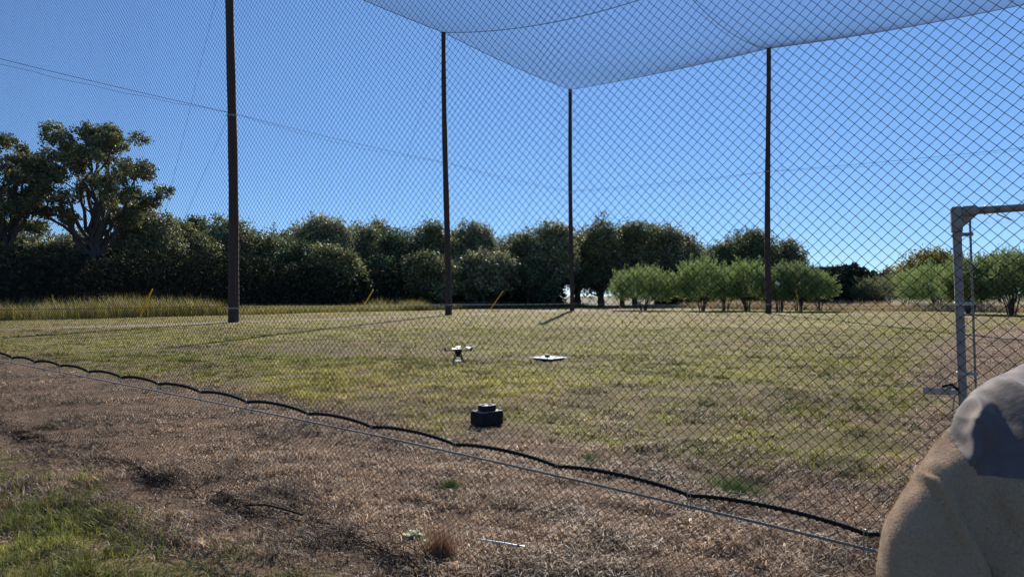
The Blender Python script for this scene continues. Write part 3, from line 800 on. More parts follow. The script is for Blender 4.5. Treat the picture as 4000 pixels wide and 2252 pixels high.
def knot_net(rows_z, S, nfun, zfun, rad, name, seed, knots=True):
    """rows: list index j, s positions i; nodes where i+j even"""
    ni = int((S[1]-S[0])/hx); nj = rows_z
    I, J = np.meshgrid(np.arange(ni), np.arange(nj), indexing='ij')
    s = S[0]+I*hx
    s = s + .006*(noise(I*.12, J*.12, seed)-.5) + .0016*(hash2(I, J, seed)-.5)
    z = zfun(s, J) + .0016*(hash2(I, J, seed+1)-.5)
    nn = nfun(s, z, I, J)
    P = np.stack([UW[0]*s+NW[0]*nn, UW[1]*s+NW[1]*nn, z], -1)
    par = (I+J) % 2 == 0
    V, F = [], []; off = 0
    for di in (1, -1):
        a = par[:, :-1].copy()
        ia = I[:, :-1]; ok = a & (ia+di >= 0) & (ia+di < ni)
        ii = ia[ok]; jj = J[:, :-1][ok]
        A = P[ii, jj]; B = P[ii+di, jj+1]
        d = B-A; ln = np.linalg.norm(d, axis=1, keepdims=True); d = d/np.maximum(ln, 1e-9)
        nrm = np.array([NW[0], NW[1], 0.0])[None]
        sd_ = np.cross(d, nrm); sd_ /= np.linalg.norm(sd_, axis=1, keepdims=True)+1e-9
        up_ = np.cross(sd_, d)
        vv = []
        for e in (A, B):
            for k in range(3):
                th = 2*np.pi*k/3+np.pi/2*di
                vv.append(e + rad*(np.cos(th)*sd_+np.sin(th)*up_))
        v = np.stack(vv, 1).reshape(-1, 3); m = len(A); kk = np.arange(m)[:, None]*6+off
        F.append(np.concatenate([kk+np.array([[0, 1, 4, 3]]), kk+np.array([[1, 2, 5, 4]]), kk+np.array([[2, 0, 3, 5]])]))
        V.append(v); off += len(v)
    if knots:
        K = P[par]; m = len(K); r = rad*2.0
        o6 = np.array([[1, 0, 0], [-1, 0, 0], [0, 1, 0], [0, -1, 0], [0, 0, 1], [0, 0, -1]])*r
        v = (K[:, None]+o6[None]).reshape(-1, 3)
        ff = np.array([[0, 2, 4], [2, 1, 4], [1, 3, 4], [3, 0, 4], [2, 0, 5], [1, 2, 5], [3, 1, 5], [0, 3, 5]])
        ff = np.concatenate([ff, ff[:, 2:3]], 1)
        F.append((ff[None]+np.arange(m)[:, None, None]*6+off).reshape(-1, 4)); V.append(v)
    o = raw_mesh(name, np.concatenate(V), np.concatenate(F), M['twine']); o.parent = net
    return o
ZTOP = 6.2
nrows = int((ZTOP-.35)/hx)
billow = lambda s, z: .035*(noise(s*.7, z*.7, 12)-.5) + .02*np.sin(s*.9+z*.5)
knot_net(nrows, (S0, S1), lambda s, z, I, J: D_NET+billow(s, z), lambda s, J: base_z(s)+J*hx+(rope_z(s)-base_z(s))*np.exp(-J/14.0), .00118, 'netting', 1)
# loose skirt below the rope, slack and wrinkled, lying on the ground at its foot
def skz(s, J):
    t = J/34.0
    zg = ground_z(UW[0]*s+NW[0]*D_NET, UW[1]*s+NW[1]*D_NET)
    return rope_z(s)*(1-t) + (zg+.01)*t + .01*np.sin(J*.9+s*6)*t*(1-t)*2
def skn(s, z, I, J):
    t = J/34.0
    return D_NET - .16*t**1.6 + .05*t*(noise(s*2.2, t*3, 41)-.5)*2 + .02*np.sin(J*.7+s*3)*t
knot_net(35, (S0, S1), skn, skz, .00115, 'skirt', 4, True)
# bunched hem lying along the ground
mb = MB()
for k in range(700):
    s0 = rng.uniform(-11.5, 1.3)
    if -2.6 < s0 < -2.15 and rng.uniform() < .7: continue
    if fbm(np.array([s0*2.1]), np.array([3.3]), 71)[0] < .47 and rng.uniform() < .75: continue
    m = 9; s = s0+np.cumsum(rng.normal(.03, .035, m)); nn = D_NET-.19+.05*math.sin(s0*5)+rng.normal()*.030+np.cumsum(rng.normal(0, .016, m))
    zg = ground_z(UW[0]*s+NW[0]*nn, UW[1]*s+NW[1]*nn)
    z = zg+.018+np.abs(rng.normal(0, .02, m))
    mb.tube(wallpt(s, nn, z), .0019, 3, False)
for k in range(260):     # denser heap near the lower middle of the wall
    s0 = rng.uniform(-2.0, -.9)
    m = 9; s = s0+np.cumsum(rng.normal(.0, .05, m)); nn = D_NET-.28-.05*(s0+1.9)+rng.normal()*.07+np.cumsum(rng.normal(0, .03, m))
    zg = ground_z(UW[0]*s+NW[0]*nn, UW[1]*s+NW[1]*nn)
    mb.tube(wallpt(s, nn, zg+.02+np.abs(rng.normal(0, .025, m))), .0019, 3, False)
mb.build('hem', M['twine'], net)
# border rope with lacing
ss = np.arange(S0, S1, .02); mb = MB()
mb.tube(wallpt(ss, np.full(len(ss), D_NET-.004), rope_z(ss)), .0088, 7, False)
ang = np.linspace(0, 2*np.pi, 7)
for s in np.arange(S0, S1, .030):          # little lacing loops round the rope
    z = float(rope_z(np.array([s]))[0])
    p = wallpt(s+.012*np.linspace(-1, 1, 7), D_NET-.004+.0115*np.cos(ang), z+.0115*np.sin(ang))
    mb.tube(p, .0024, 4, False)
mb.build('border_rope', M['rope'], net, True)
# hooks from rope down to cable
for s, z in zip(hs[3:-2], hz[3:-2]):
    zc = float(np.interp(s, cs, cz)); mb = MB()
    for dx in (-.007, .007):
        mb.tube(wallpt(np.array([s+dx]*3), np.array([D_NET-.012]*3), np.array([z+.012, (z+zc)/2, zc-.01])), .0024, 6)
    a2 = np.linspace(0, np.pi, 6)
    mb.tube(wallpt(s+.007*np.cos(a2), np.full(6, D_NET-.012), z+.012+.008*np.sin(a2)), .0024, 6, False)
    mb.tube(wallpt(s+.007*np.cos(a2), np.full(6, D_NET-.012), zc-.01-.008*np.sin(a2)), .0024, 6, False)
    mb.build('hook', M['galvlight'], net, True)
# steel cable, twisted strand
sc_ = np.arange(S0, S1, .006); zc_ = np.interp(sc_, cs, cz); mb = MB()
for k in range(3):
    ph = sc_*2*np.pi/.05 + k*2.094
    mb.tube(wallpt(sc_, D_NET-.012+.0030*np.cos(ph), zc_+.0030*np.sin(ph)), .0034, 5, False)
tag(mb.build('steel_cable', M['steelwire'], None, True), 'long grey twisted steel cable running under the black net rope', 'cable')

# loose things at the foot of the net
def gp(px, py, up=0.0):
    Y = (EYE-up)*2650/(py-1155); return np.array([(px-2000)/2650*Y, Y, up])
a, b2 = gp(1862, 2100, .06), gp(2050, 2130, .055)
mb = MB(); mb.tube([a, (a+b2)/2+[0, 0, .002], b2], .0055, 8)
rd = mb.build('metal_rod', M['silver'], None, True, loc=tuple(a)); tag(rd, 'short bright metal rod lying on the dead grass below the net', 'rod')
mb = MB(); q = a+(b2-a)*.84; q2 = a+(b2-a)*.89; mb.tube([q-a, q2-a], .0072, 8); mb.build('band', M['black'], rd)
pp = [gp(960, 1968, .03), gp(1040, 1966, .045), gp(1110, 1982, .04), gp(1185, 2006, .02)]
mb = MB(); mb.tube(pp, .007, 6); tag(mb.build('rope_end', M['rope'], None, True, loc=tuple(pp[0])), 'loose black rope end lying on the dead grass at lower left', 'rope')

# broad-leaved weed, wilting
def weed(px, py, nl, size, colr, label, name='weed_plant'):
    p0 = gp(px, py); root = empty(name, (p0[0], p0[1], 0.0)); tag(root, label, 'plant')
    for k in range(nl):
        a = 2*math.pi*k/nl+rng.uniform(-.4, .4); ln = size*rng.uniform(.7, 1.2); wd = ln*.34; el = rng.uniform(.25, .8)
        n = 9; t = np.linspace(0, 1, n)
        prof = wd*np.sin(np.pi*np.clip(t*.95+.04, 0, 1))**.8*(1+.12*np.sin(t*26))
        x = ln*t*math.cos(el); z = .01+ln*(math.sin(el)*t-.55*t*t)
        z = np.maximum(z+.03, .012)
        V = []
        for sgn, lift in ((-1, .25), (0, 0), (1, .25)):
            V.append(np.stack([x*math.cos(a)-sgn*prof*math.sin(a), x*math.sin(a)+sgn*prof*math.cos(a), z+lift*prof+.002*np.sin(t*20+sgn)], -1))
        V = np.stack(V, 1).reshape(-1, 3); F = []
        for i in range(n-1):
            for j in range(2): F.append([i*3+j, i*3+j+1, i*3+j+4, i*3+j+3])
        mb = MB(); mb.add(V, F, np.array(colr)*rng.uniform(.75, 1.25)); mb.build('leaf', M['blade'], root, True)
weed(1610, 2118, 8, .085, (.20, .28, .14), 'wilting broad-leaved weed with pale green leaves at the foot of the net')
weed(1672, 2140, 5, .05, (.14, .26, .035), 'small bright green sprout beside the tall dry tuft')
def tuft(px, py, n, h, r, cols, name, label):
    p0 = gp(px, py); aa = rng.uniform(0, 2*np.pi, n); rr = np.abs(rng.normal(0, r, n))
    X = p0[0]+rr*np.cos(aa); Y = p0[1]+rr*np.sin(aa); cc = np.array(cols)[rng.integers(0, len(cols), n)]*rng.uniform(.6, 1.3, n)[:, None]
    v, f, c = blades(X, Y, h*rng.uniform(.5, 1.1, n), np.full(n, .0022), cc, rng.uniform(.02, .5, n), '')
    o = raw_mesh(name, v-np.array([p0[0], p0[1], 0]), f, M['blade'], c); o.location = (p0[0], p0[1], 0)
    tag(o, label, 'grass tuft')
tuft(1725, 2165, 900, .16, .045, [(.24, .13, .07), (.16, .085, .05), (.32, .2, .12)], 'dry_tuft', 'upright reddish-brown dry tuft beside the weed at the net foot')
tuft(2300, 1800, 500, .10, .10, [(.06, .10, .035), (.08, .13, .04)], 'green_tuft', 'dark green grass tuft just above the black rope in the centre')
tuft(2870, 1905, 1100, .10, .17, [(.06, .10, .03), (.08, .13, .04), (.10, .16, .05)], 'green_tuft', 'wide dark green tuft above the rope, right of the centre')
tuft(2690, 1790, 90, .12, .03, [(.55, .46, .33), (.45, .36, .25)], 'straw_wisp', 'pale straw wisp standing up behind the black rope')
tuft(1760, 1905, 1400, .06, .045, [(.09, .14, .045), (.12, .15, .05)], 'green_tuft', 'low green tuft in the dead grass below the steel cable')

# ------------------------------------------------------------------ drone, landing board, black case
d0 = gp(1790, 1416); dr = empty('drone', (d0[0], d0[1], 0)); tag(dr, 'small black drone standing on splayed legs over a white disc', 'drone')
mb = MB(); mb.box(0, 0, .262, .17, .13, .040, bev=.01); mb.box(0, 0, .22, .13, .10, .06, bev=.01); mb.box(.0, 0, .165, .09, .08, .07, bev=.012); mb.box(-.02, -.03, .15, .05, .05, .04, bev=.01)
mb.build('body', M['black'], dr)
mb = MB(); mb.box(0, 0, .292, .125, .10, .016, bev=.006); mb.box(.02, -.055, .268, .05, .012, .014); mb.build('top_cover', M['white'], dr)
mot = []
for k, a in enumerate((R(3), R(96), R(178), R(268))):
    e = np.array([math.cos(a)*.27, math.sin(a)*.27, .262+(.006 if k == 0 else -.004)])
    mb = MB(); mb.tube([(math.cos(a)*.05, math.sin(a)*.05, .258), e], .010, 8); am = mb.build('arm', M['carbon'], dr, True)
    mb = MB(); mb.tube([e+[0, 0, -.018], e+[0, 0, .045]], .021, 12); mb.tube([e+[0, 0, .045], e+[0, 0, .06]], .006, 6); mb.build('motor', M['black'], dr, True)
    pa = (R(20), R(70), R(-8), R(30))[k]
    mb = MB()
    for sg in (1, -1):
        n = 8; t = np.linspace(0, 1, n); ch = .014*np.sin(np.pi*np.clip(t*.9+.1, 0, 1))+.004
        tw = .5-.3*t
        up = .05*t*(.9 if (k == 0 and sg == 1) else .15)
        cxx = e[0]+sg*math.cos(pa)*.115*t; cyy = e[1]+sg*math.sin(pa)*.115*t
        v = []
        for q in (-1, 1):
            v.append(np.stack([cxx-q*ch*math.sin(pa), cyy+q*ch*math.cos(pa), e[2]+.058+up+q*ch*tw], -1))
        for q in (-1, 1):
            v.append(np.stack([cxx-q*ch*math.sin(pa), cyy+q*ch*math.cos(pa), e[2]+.0555+up+q*ch*tw], -1))
        V = np.stack(v, 1).reshape(-1, 3); F = []
        for i in range(n-1):
            o_ = i*4
            F += [[o_, o_+1, o_+5, o_+4], [o_+2, o_+6, o_+7, o_+3], [o_, o_+4, o_+6, o_+2], [o_+1, o_+3, o_+7, o_+5]]
        mb.add(V, F)
    mb.build('propeller', M['white'] if k == 0 else M['carbon'], dr)
for a in (R(35), R(145), R(215), R(325)):
    mb = MB(); t0 = np.array([math.cos(a)*.06, math.sin(a)*.055, .24]); t1 = np.array([math.cos(a)*.135, math.sin(a)*.12, .012])
    mb.tube([t0, t1], .0095, 6); mb.tube([t0+[math.cos(a)*-.03, 0, -.02], t1+[math.cos(a)*-.03, 0, .0]], .006, 6)
    mb.tube([t1+[0, 0, -.012], t1+[0, 0, .012]], .012, 8); mb.build('leg', M['carbon'], dr)
for y_ in (-.06, .06):
    mb = MB(); mb.tube([(-.11, y_, .03), (.11, y_, .03)], .004, 5); mb.build('skid', M['carbon'], dr)
mb = MB(); aa = np.linspace(0, 2*np.pi, 24, endpoint=False)
mb.tube([(0, 0, .03), (0, 0, .05)], [.098, .090], 24); mb.tube([(0, 0, .0), (0, 0, .03)], [.05, .06], 16); pad = mb.build('white_disc', M['white'], None)
pad.location = (d0[0], d0[1], 0); tag(pad, 'low white disc on the grass under the drone', 'disc')

l0 = gp(2143, 1405); lp = empty('landing_board', (l0[0], l0[1], 0)); tag(lp, 'flat grey-white square board lying askew on the lawn', 'board')
rz = Matrix.Rotation(R(49), 3, 'Z')
mb = MB(); mb.box(0, 0, .055, .60, .60, .014, rz, bev=.003); mb.build('sheet', principled('pale_board', (.80, .80, .80), rough=.85, spec=.15, noise_scale=5, noise_amt=.1), lp)
mb = MB(); mb.box(0, 0, .026, .5, .5, .04, rz, bev=.004); mb.build('underframe', M['black'], lp)
f0 = (l0[0]-.03, l0[1]+.02, .062); bd = empty('folded_gadget', f0); tag(bd, 'little black gadget with pale yellow top on the landing board', 'gadget')
mb = MB(); mb.box(0, 0, .022, .10, .07, .04, bev=.008); mb.tube([(-.05, -.03, .0), (-.05, -.03, .03)], .006, 6); mb.tube([(.05, -.03, .0), (.05, -.03, .03)], .006, 6); mb.build('body', M['black'], bd)
mb = MB(); t = np.linspace(-1, 1, 9); mb.tube(np.stack([t*.075, t*0, .043+.012*(1-t*t)], -1), .011, 8); mb.build('top', M['cream'], bd)
mb = MB(); mb.tube([(0, 0, .012), (.05, .01, .014)], .012, 8); o = mb.build('yellow_block', M['cream'], None); o.location = (l0[0]+.13, l0[1]+.05, .062); tag(o, 'tiny pale yellow block on the board beside the gadget', 'block')

b0 = gp(1902, 1655); cs_ = empty('black_case', (b0[0], b0[1], 0)); tag(cs_, 'squat glossy black case with a smaller open box on top', 'case')
rz = Matrix.Rotation(R(40), 3, 'Z'); A = np.array(rz)
def L2(x, y, z): return A @ np.array([x, y, z])
mb = MB(); mb.box(0, 0, .073, .29, .225, .142, rz, bev=.010)
for x in (-.09, .09):
    q = L2(x, -.115, .075); mb.box(*q, .03, .006, .11, rz, bev=.002)
mb.build('body', M['black'], cs_)
mb = MB()
q = L2(0, 0, .148); mb.box(*q, .282, .217, .010, rz, bev=.004); mb.build('lid', principled('glossy_black', (.10, .10, .11), rough=.3, spec=.7), cs_)
mb = MB(); sx, sy = .15, .12; zt = .18
for (x, y, w, dpt) in ((0, -sy/2, sx, .008), (0, sy/2, sx, .008), (-sx/2, 0, .008, sy-.01), (sx/2, 0, .008, sy-.01)):
    q = L2(x+.01, y+.01, zt); mb.box(*q, w, dpt, .055, rz, bev=.001)
q = L2(.01, .01, .158); mb.box(*q, sx-.01, sy-.01, .008, rz); mb.build('top_box', M['black'], cs_)
mb = MB()
for (x, y, w, dpt) in ((0, -sy/2, sx+.004, .010), (0, sy/2, sx+.004, .010), (-sx/2, 0, .010, sy-.012), (sx/2, 0, .010, sy-.012)):
    q = L2(x+.01, y+.01, zt+.0295); mb.box(*q, w, dpt, .004, rz)
mb.build('rim', M['silver'], cs_)
mb = MB(); q = L2(.02, .02, .192); mb.box(*q, .07, .05, .03, rz, bev=.004); mb.build('module', M['white'], cs_)
mb = MB(); mb.tube([L2(-.10, .05, .158), L2(-.10, .05, .158)+[-.12, .0, .004]], .0022, 5); mb.tube([L2(-.02, .09, .185), L2(-.02, .09, .185)+[-.11, 0, .022]], .0022, 5)
mb.tube([L2(.05, -.05, .205)+[0, 0, 0], L2(.05, -.05, .205)+[.09, 0, .002]], .0022, 5); mb.tube([L2(0, .0, .15), L2(.03, .0, .24)], .003, 5)
mb.build('antennas', M['black'], cs_)
mb = MB(); q = L2(.143, -.0, .040); mb.box(*q, .010, .19, .010, rz); mb.build('rail', M['silver'], cs_)
mb = MB(); q = L2(.144, .02, .018); mb.box(*q, .012, .13, .026, rz, bev=.003); mb.build('red_strip', M['red'], cs_)
mb = MB(); mb.tube([L2(.145, -.06, .13), L2(.152, -.065, .10), L2(.146, -.08, .07)], .006, 6); mb.build('latch', M['galvlight'], cs_)

# ------------------------------------------------------------------ open chain-link gate
gate = empty('chain_link_gate', (3.135, 4.70, 0)); tag(gate, 'grey metal chain-link gate standing open at the right', 'gate')
gate.rotation_euler = (0, R(-1.3), math.atan2(-.43, .9))
GW, GH = 1.25, 2.02
def sq(mb, a, b2, w):       # rounded square tube between two points (axis aligned)
    a = np.array(a, float); b2 = np.array(b2, float); m = (a+b2)/2; d = np.abs(b2-a)
    mb.box(*m, max(d[0], w), max(d[1], w), max(d[2], w), bev=w*.2)
mb = MB(); sq(mb, (0, 0, .06), (0, 0, GH-.17), .052); sq(mb, (GW, 0, .06), (GW, 0, GH-.03), .052)
mb.tube([(.10, 0, GH-.035), (GW, 0, GH-.035)], .026, 14, False); mb.tube([(.03, 0, .09), (GW, 0, .09)], .024, 12, False)
mb.build('frame', M['galv'], gate)
mb = MB(); mb.box(0, 0, GH-.09, .066, .060, .18, bev=.008); mb.box(.075, 0, GH-.034, .10, .060, .068, bev=.012)
mb.add([(.03, -.006, GH-.065), (.115, -.006, GH-.065), (.03, -.006, GH-.15), (.03, .006, GH-.065), (.115, .006, GH-.065), (.03, .006, GH-.15)],
       [[0, 2, 1, 1], [3, 4, 5, 5], [1, 2, 5, 4], [0, 1, 4, 3]])
mb.build('corner_bracket', M['galv'], gate)
mb = MB(); mb.box(.078, 0, GH/2+.03, .014, .006, GH-.25, bev=.001); mb.build('tension_bar', M['galv'], gate)
for z in (1.825, 1.345, .865, .4):
    mb = MB(); mb.box(0, 0, z, .062, .062, .026, bev=.004); mb.box(.06, .0, z, .07, .016, .024, bev=.002); mb.tube([(.06, -.02, z), (.06, .02, z)], .006, 6); mb.build('band', M['galvlight' if z < 1.5 else 'galv'], gate)
for x in (.165, .235):
    mb = MB(); a_ = np.linspace(0, 2*np.pi, 12); mb.tube(np.stack([x+0*a_, .031*np.cos(a_), GH-.035+.031*np.sin(a_)], -1), .004, 5)
    if x > .2: mb.tube([(x, .0, GH-.068), (x+.05, -.01, GH-.10), (x+.075, -.01, GH-.115)], .004, 5)
    mb.build('tie_wire', M['galv'], gate)
mb = MB(); pit = .078
for k in range(int(GW/pit*2)+1):      # woven zigzag wires
    pass
for k in range(int((GW-.10)/(pit))+1):
    for ph in (0, 1):
        x0 = .085+k*pit+ph*pit/2
        if x0+pit/2 > GW-.02: continue
        zz = np.arange(.12, GH-.08, pit/2); m = len(zz)
        xx = x0+np.where((np.arange(m)+ph) % 2 == 0, 0, pit/2)
        yy = np.where(np.arange(m) % 2 == 0, .006, -.006)
        mb.tube(np.stack([xx, yy, zz], -1), .0017, 5, False)
mb.build('chain_link', M['galvlight'], gate)
la = MB(); la.box(-.15, 0, .735, .17, .006, .047, bev=.002); la.box(-.055, 0, .735, .06, .05, .03, bev=.004); la.box(-.06, 0, .768, .06, .03, .018, bev=.004)
la.tube([(-.05, -.02, .70), (-.065, -.02, .60)], .006, 6)
lt = la.build('latch', M['galvlight'], gate)
mb = MB(); mb.tube([(-.12, 0, .77), (-.06, .0, .785), (-.03, -.03, .755)], .012, 7); mb.build('catch', M['black'], lt, True)

# ------------------------------------------------------------------ person at the right edge
PX, PY = .950, 1.10
per = empty('person', (PX, PY, 0)); tag(per, 'person seen from behind in a tan fleece jacket with grey shoulder yoke', 'person')
LEAN = .48
def lean_y(z): return LEAN*(max(z, .8)-1.18)
def skin_body():
    V = []; E = []; Rr = []
    def add(p, r, par=None):
        V.append((p[0], p[1]+lean_y(p[2]), p[2])); Rr.append(r if isinstance(r, tuple) else (r, r)); i = len(V)-1
        if par is not None: E.append((par, i))
        return i
    pel = add((0, 0, .86), (.15, .11)); w = add((0, .0, 1.0), (.13, .09), pel); ch = add((0, 0, 1.12), (.13, .09), w)
    nb = add((0, .01, 1.17), (.06, .05), ch); nk = add((.04, .03, 1.29), .045, nb); hd = add((0.16, .05, 1.375), .055, nk)
    h2 = add((0.20, .06, 1.44), (.075, .085), hd); h3 = add((0.21, .05, 1.51), (.062, .075), h2)
    add((0.20, .145, 1.415), .012, h2)
    for sg in (-1, 1):
        sh = add((sg*.16, 0, 1.155), .036, nb); um = add((sg*.262, .015, 1.09), .022, sh); el = add((sg*.338, .0, .93), .022, um)
        wr = add((sg*.11, .15, .93), .024, el); pm = add((sg*.06, .19, .92), (.034, .018), wr)
        for q in range(4):
            a_ = add((sg*(.035-.004*q), .215, .955-.022*q), .009, pm); bq = add((sg*(.012-.004*q), .225, .952-.022*q), .008, a_); add((sg*(-.006), .21, .948-.022*q), .007, bq)
        th = add((sg*.045, .175, .965), .010, pm); add((sg*.02, .18, .985), .008, th)
        hp = add((sg*.09, 0, .80), .085, pel); kn = add((sg*.10, .01, .45), .055, hp); an = add((sg*.10, -.01, .09), .035, kn); add((sg*.105, .13, .035), (.04, .025), an)
    me = bpy.data.meshes.new('body'); me.from_pydata(V, E, []); o = bpy.data.objects.new('body', me); col.objects.link(o)
    m = o.modifiers.new('s', 'SKIN'); m.use_smooth_shade = True
    for i, r in enumerate(Rr): me.skin_vertices[0].data[i].radius = r
    me.skin_vertices[0].data[0].use_root = True
    o.modifiers.new('u', 'SUBSURF').levels = 1; o.modifiers['u'].render_levels = 2
    me.materials.append(M['skin']); o.parent = per
    return o
skin_body()
def ellipsoid(mb, c, r, nu=18, nv=12, rot=None):
    u = np.linspace(0, 2*np.pi, nu, endpoint=False); v = np.linspace(-np.pi/2, np.pi/2, nv)
    U, V = np.meshgrid(u, v); P = np.stack([np.cos(U)*np.cos(V), np.sin(U)*np.cos(V), np.sin(V)], -1)*np.array(r)
    if rot is not None: P = P @ np.array(rot).T
    P = P.reshape(-1, 3)+np.array(c); F = []
    for j in range(nv-1):
        for i in range(nu): F.append([j*nu+i, j*nu+(i+1) % nu, (j+1)*nu+(i+1) % nu, (j+1)*nu+i])
    mb.add(P, F)
def loft(mb, rings, sides=28, p=2.0):
    """rings: (cx, cy, cz, rx, ry)"""
    a = np.linspace(0, 2*np.pi, sides, endpoint=False); V = []
    for (cx, cy, cz_, rx, ry) in rings: V.append(np.stack([cx+rx*np.sign(np.cos(a))*np.abs(np.cos(a))**(2/p), cy+ry*np.sign(np.sin(a))*np.abs(np.sin(a))**(2/p), np.full(sides, cz_)], -1))
    n = len(rings); V = np.concatenate(V+[np.array([[rings[0][0], rings[0][1], rings[0][2]]]), np.array([[rings[-1][0], rings[-1][1], rings[-1][2]]])]); F = []
    for j in range(n-1):
        for i in range(sides): F.append([j*sides+i, j*sides+(i+1) % sides, (j+1)*sides+(i+1) % sides, (j+1)*sides+i])
    for i in range(sides):
        F.append([(i+1) % sides, i, n*sides, n*sides]); F.append([(n-1)*sides+i, (n-1)*sides+(i+1) % sides, n*sides+1, n*sides+1])
    mb.add(V, F)
def remeshed(mb, vox, smooth_it=6):
    o = mb.build('tmp', M['fleece'])
    r = o.modifiers.new('r', 'REMESH'); r.mode = 'VOXEL'; r.voxel_size = vox
    sm = o.modifiers.new('sm', 'SMOOTH'); sm.factor = .6; sm.iterations = smooth_it
    dg = bpy.context.evaluated_depsgraph_get(); ev = o.evaluated_get(dg); me = ev.to_mesh()
    v = np.empty(len(me.vertices)*3, np.float32); me.vertices.foreach_get('co', v)
    nr = np.empty(len(me.vertices)*3, np.float32); me.vertices.foreach_get('normal', nr)
    fs = [list(p.vertices) for p in me.polygons]
    ev.to_mesh_clear(); bpy.data.objects.remove(o)
    F = np.array([f if len(f) == 4 else f+[f[-1]] for f in fs], np.int32)
    return v.reshape(-1, 3).astype(float), nr.reshape(-1, 3).astype(float), F
# jacket volume: torso, sloping shoulders, two sleeves
mb = MB()
loft(mb, [(0, 0, .74, .225, .145), (0, 0, .85, .240, .145), (0, 0, .95, .262, .145), (0, 0, 1.03, .262, .145), (0, 0, 1.10, .245, .145), (0, 0, 1.15, .228, .140), (0, 0, 1.185, .222, .128), (0, .002, 1.212, .202, .115), (0.0, .005, 1.236, .172, .10), (.0, .008, 1.254, .137, .085), (.01, .015, 1.270, .098, .07), (.03, .02, 1.290, .065, .06), (.05, .03, 1.325, .055, .055)])
for sg in (-1, 1):
    sh = np.array([sg*.172, -.005, 1.172]); el = np.array([sg*.340, -.0, .91]); wr = np.array([sg*.12, .14, .935])
    t = np.linspace(0, 1, 10)[:, None]
    loft(mb, [(sg*.140, 0, 1.19, .045, .05), (sg*.172, .005, 1.178, .052, .050), (sg*.207, .005, 1.15, .055, .050), (sg*.254, .005, 1.10, .060, .050), (sg*.308, .005, 1.04, .062, .052), (sg*.334, .005, .98, .064, .054), (sg*.345, .0, .92, .062, .055), (sg*.345, .0, .88, .052, .05)], 40, 3.4)
    ellipsoid(mb, sh-np.array([0, 0, .022]), (.055, .060, .050)); ellipsoid(mb, el, (.062, .060, .060))
    mb.tube(el*(1-t)+wr*t, np.linspace(.068, .048, 10), 16)
JV, JN, JF = remeshed(mb, .0045, 14)
JV[:, 1] += LEAN*(np.maximum(JV[:, 2], .8)-1.18)
wx, wz = JV[:, 0]+PX, JV[:, 2]
back = sstep(.05, -.02, JV[:, 1]-LEAN*(JV[:, 2]-1.18))
# gathers falling from the shoulder over the yoke, drag lines on the sleeve
def ridge(x0, z0, x1, z1, wid, amp, taper=1.0):
    dx, dz = x1-x0, z1-z0; l = math.hypot(dx, dz); t = ((wx-x0)*dx+(wz-z0)*dz)/l/l; d = ((wx-x0)*dz-(wz-z0)*dx)/l
    e = np.clip(1-np.abs(2*t-1), 0, 1)**.5
    return amp*np.exp(-(d/(wid*(.6+.8*np.clip(t, 0, 1))))**2)*e
disp = ridge(.775, 1.262, .689, 1.172, .0065, .026) + ridge(.790, 1.255, .700, 1.135, .0055, .026) + ridge(.712, 1.245, .645, 1.160, .014, .014) + ridge(.83, 1.29, .80, 1.15, .012, .012) \
     - ridge(.745, 1.255, .672, 1.155, .0080, .016) - ridge(.80, 1.28, .735, 1.14, .016, .014)
disp = disp + ridge(.715, 1.235, .525, .95, .009, .022) - ridge(.735, 1.20, .60, .93, .026, .016) \
     + ridge(.705, 1.215, .650, 1.10, .008, .018) + ridge(.650, 1.12, .680, .98, .009, .020) - ridge(.71, 1.12, .73, .96, .018, .010) + ridge(.75, 1.11, .83, 1.0, .014, .014)
disp = disp + (fbm(wx*14, wz*9, 8, 3)-.5)*.010
JV = JV + JN*(disp*back)[:, None]
zb = lambda x: 1.124+.09*(x-.68)*(x > .68)
sx_ = JV[:, 0]+PX; dz_ = JV[:, 2]-zb(sx_)
q_ = (np.abs(dz_) < .0026) & (sx_ > .63); JV[q_, 2] -= dz_[q_]
def xline(y, z): return np.interp(z, [1.11, 1.128, 1.154, 1.179, 1.207, 1.235, 1.28], [.695, .680, .664, .656, .652, .650, .64]) + .5*(y-LEAN*(z-1.18)+PY-1.0)
for _ in range(2):
    sx_ = JV[:, 0]+PX; dx_ = sx_-xline(JV[:, 1], JV[:, 2])
    q_ = (np.abs(dx_) < .0024) & (JV[:, 2] > 1.12); JV[q_, 0] -= dx_[q_]
fc = JV[JF[:, :4]].mean(1); fx_, fz_ = fc[:, 0]+PX, fc[:, 2]
xl = xline(fc[:, 1], fc[:, 2])
yoke = (fz_ > zb(fx_)) & (np.abs(fx_-PX) < PX-xl) 
def submesh(mask, name, mat, off=0.0):
    F = JF[mask]; used = np.unique(F); mp = np.zeros(len(JV), np.int64); mp[used] = np.arange(len(used))
    o = raw_mesh(name, JV[used]+JN[used]*off, mp[F], mat, None, True); o.parent = per; return o
submesh(yoke, 'jacket_yoke', M['yoke'], .0)
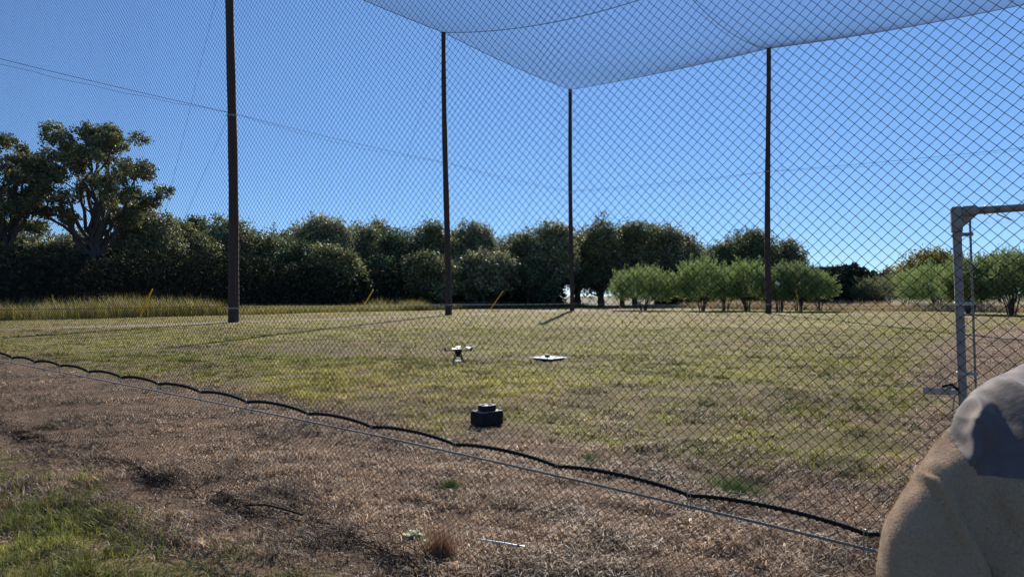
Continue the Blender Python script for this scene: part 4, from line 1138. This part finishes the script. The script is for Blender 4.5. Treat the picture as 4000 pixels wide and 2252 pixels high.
# jacket lower part plus its fibre pile
ff = JF[~yoke]; cen = JV[ff].mean(1); visible = (cen[:, 0] < .0) & (cen[:, 2] > .93) & (cen[:, 1] < .14)
cand = ff[visible]; nfib = 60000
pk = rng.integers(0, len(cand), nfib); wts = rng.dirichlet(np.ones(4), nfib)
fp = (JV[cand[pk]]*wts[..., None]).sum(1); fn = (JN[cand[pk]]*wts[..., None]).sum(1)
lay = rng.normal(size=(nfib, 3))*.75 + np.array([-.15, 0, -.45]); dirn = fn + lay; dirn /= np.linalg.norm(dirn, axis=1, keepdims=True)
ln = rng.uniform(.0012, .0036, nfib)[:, None]; sde = np.cross(dirn, rng.normal(size=(nfib, 3))); sde /= np.linalg.norm(sde, axis=1, keepdims=True)
fv = np.stack([fp-sde*.00022, fp+sde*.00022, fp+dirn*ln], 1).reshape(-1, 3)
fcol = np.array([.40, .30, .19])[None]*rng.uniform(.6, 1.5, nfib)[:, None]
used = np.unique(ff); mp = np.zeros(len(JV), np.int64); mp[used] = np.arange(len(used))
jb = raw_mesh('jacket_fleece', JV[used], mp[ff], M['fleece'], None, True); jb.parent = per
jp = raw_mesh('fleece_nap', fv, np.arange(nfib*3).reshape(-1, 3), M['pile'], np.repeat(fcol, 3, axis=0)); jp.parent = jb; jp['kind'] = 'stuff'
# trousers, shoes, hair, face
mb = MB()
loft(mb, [(0, 0, .70, .165, .125), (0, 0, .80, .175, .13), (0, 0, .90, .165, .12)])
for sg in (-1, 1): mb.tube([(sg*.09, 0, .84), (sg*.10, .0, .62), (sg*.10, .01, .45), (sg*.10, 0, .25), (sg*.10, -.01, .09)], [.105, .095, .078, .072, .075], 18)
v_, n_, f_ = remeshed(mb, .015, 4); v_[:, 1] += LEAN*(np.maximum(v_[:, 2], .8)-1.18); o = raw_mesh('trousers', v_, f_, M['trouser'], None, True); o.parent = per
for sg in (-1, 1):
    mb = MB(); yl = LEAN*(.8-1.18); ellipsoid(mb, (sg*.103, .05+yl, .045), (.052, .145, .05)); ellipsoid(mb, (sg*.10, -.03+yl, .075), (.048, .06, .06)); mb.build('shoe', M['shoe'], per, True)
mb = MB(); ellipsoid(mb, (0.208, .035+lean_y(1.485), 1.485), (.085, .100, .080)); ellipsoid(mb, (0.200, -.005+lean_y(1.425), 1.425), (.075, .058, .07)); hr = mb.build('hair', M['hair'], per, True)
for sg in (-1, 1):
    mb = MB(); ellipsoid(mb, (0.200+sg*.030, .122+lean_y(1.452), 1.452), (.010, .008, .007)); mb.build('eye', M['white'], per, True)
    mb = MB(); ellipsoid(mb, (0.200+sg*.080, .05+lean_y(1.435), 1.435), (.010, .018, .030)); mb.build('ear', M['skin'], per, True)
mb = MB(); ellipsoid(mb, (0.190, .135+lean_y(1.385), 1.385), (.026, .010, .007)); mb.build('mouth', M['red'], per, True)
per.scale = (1, 1, 1)
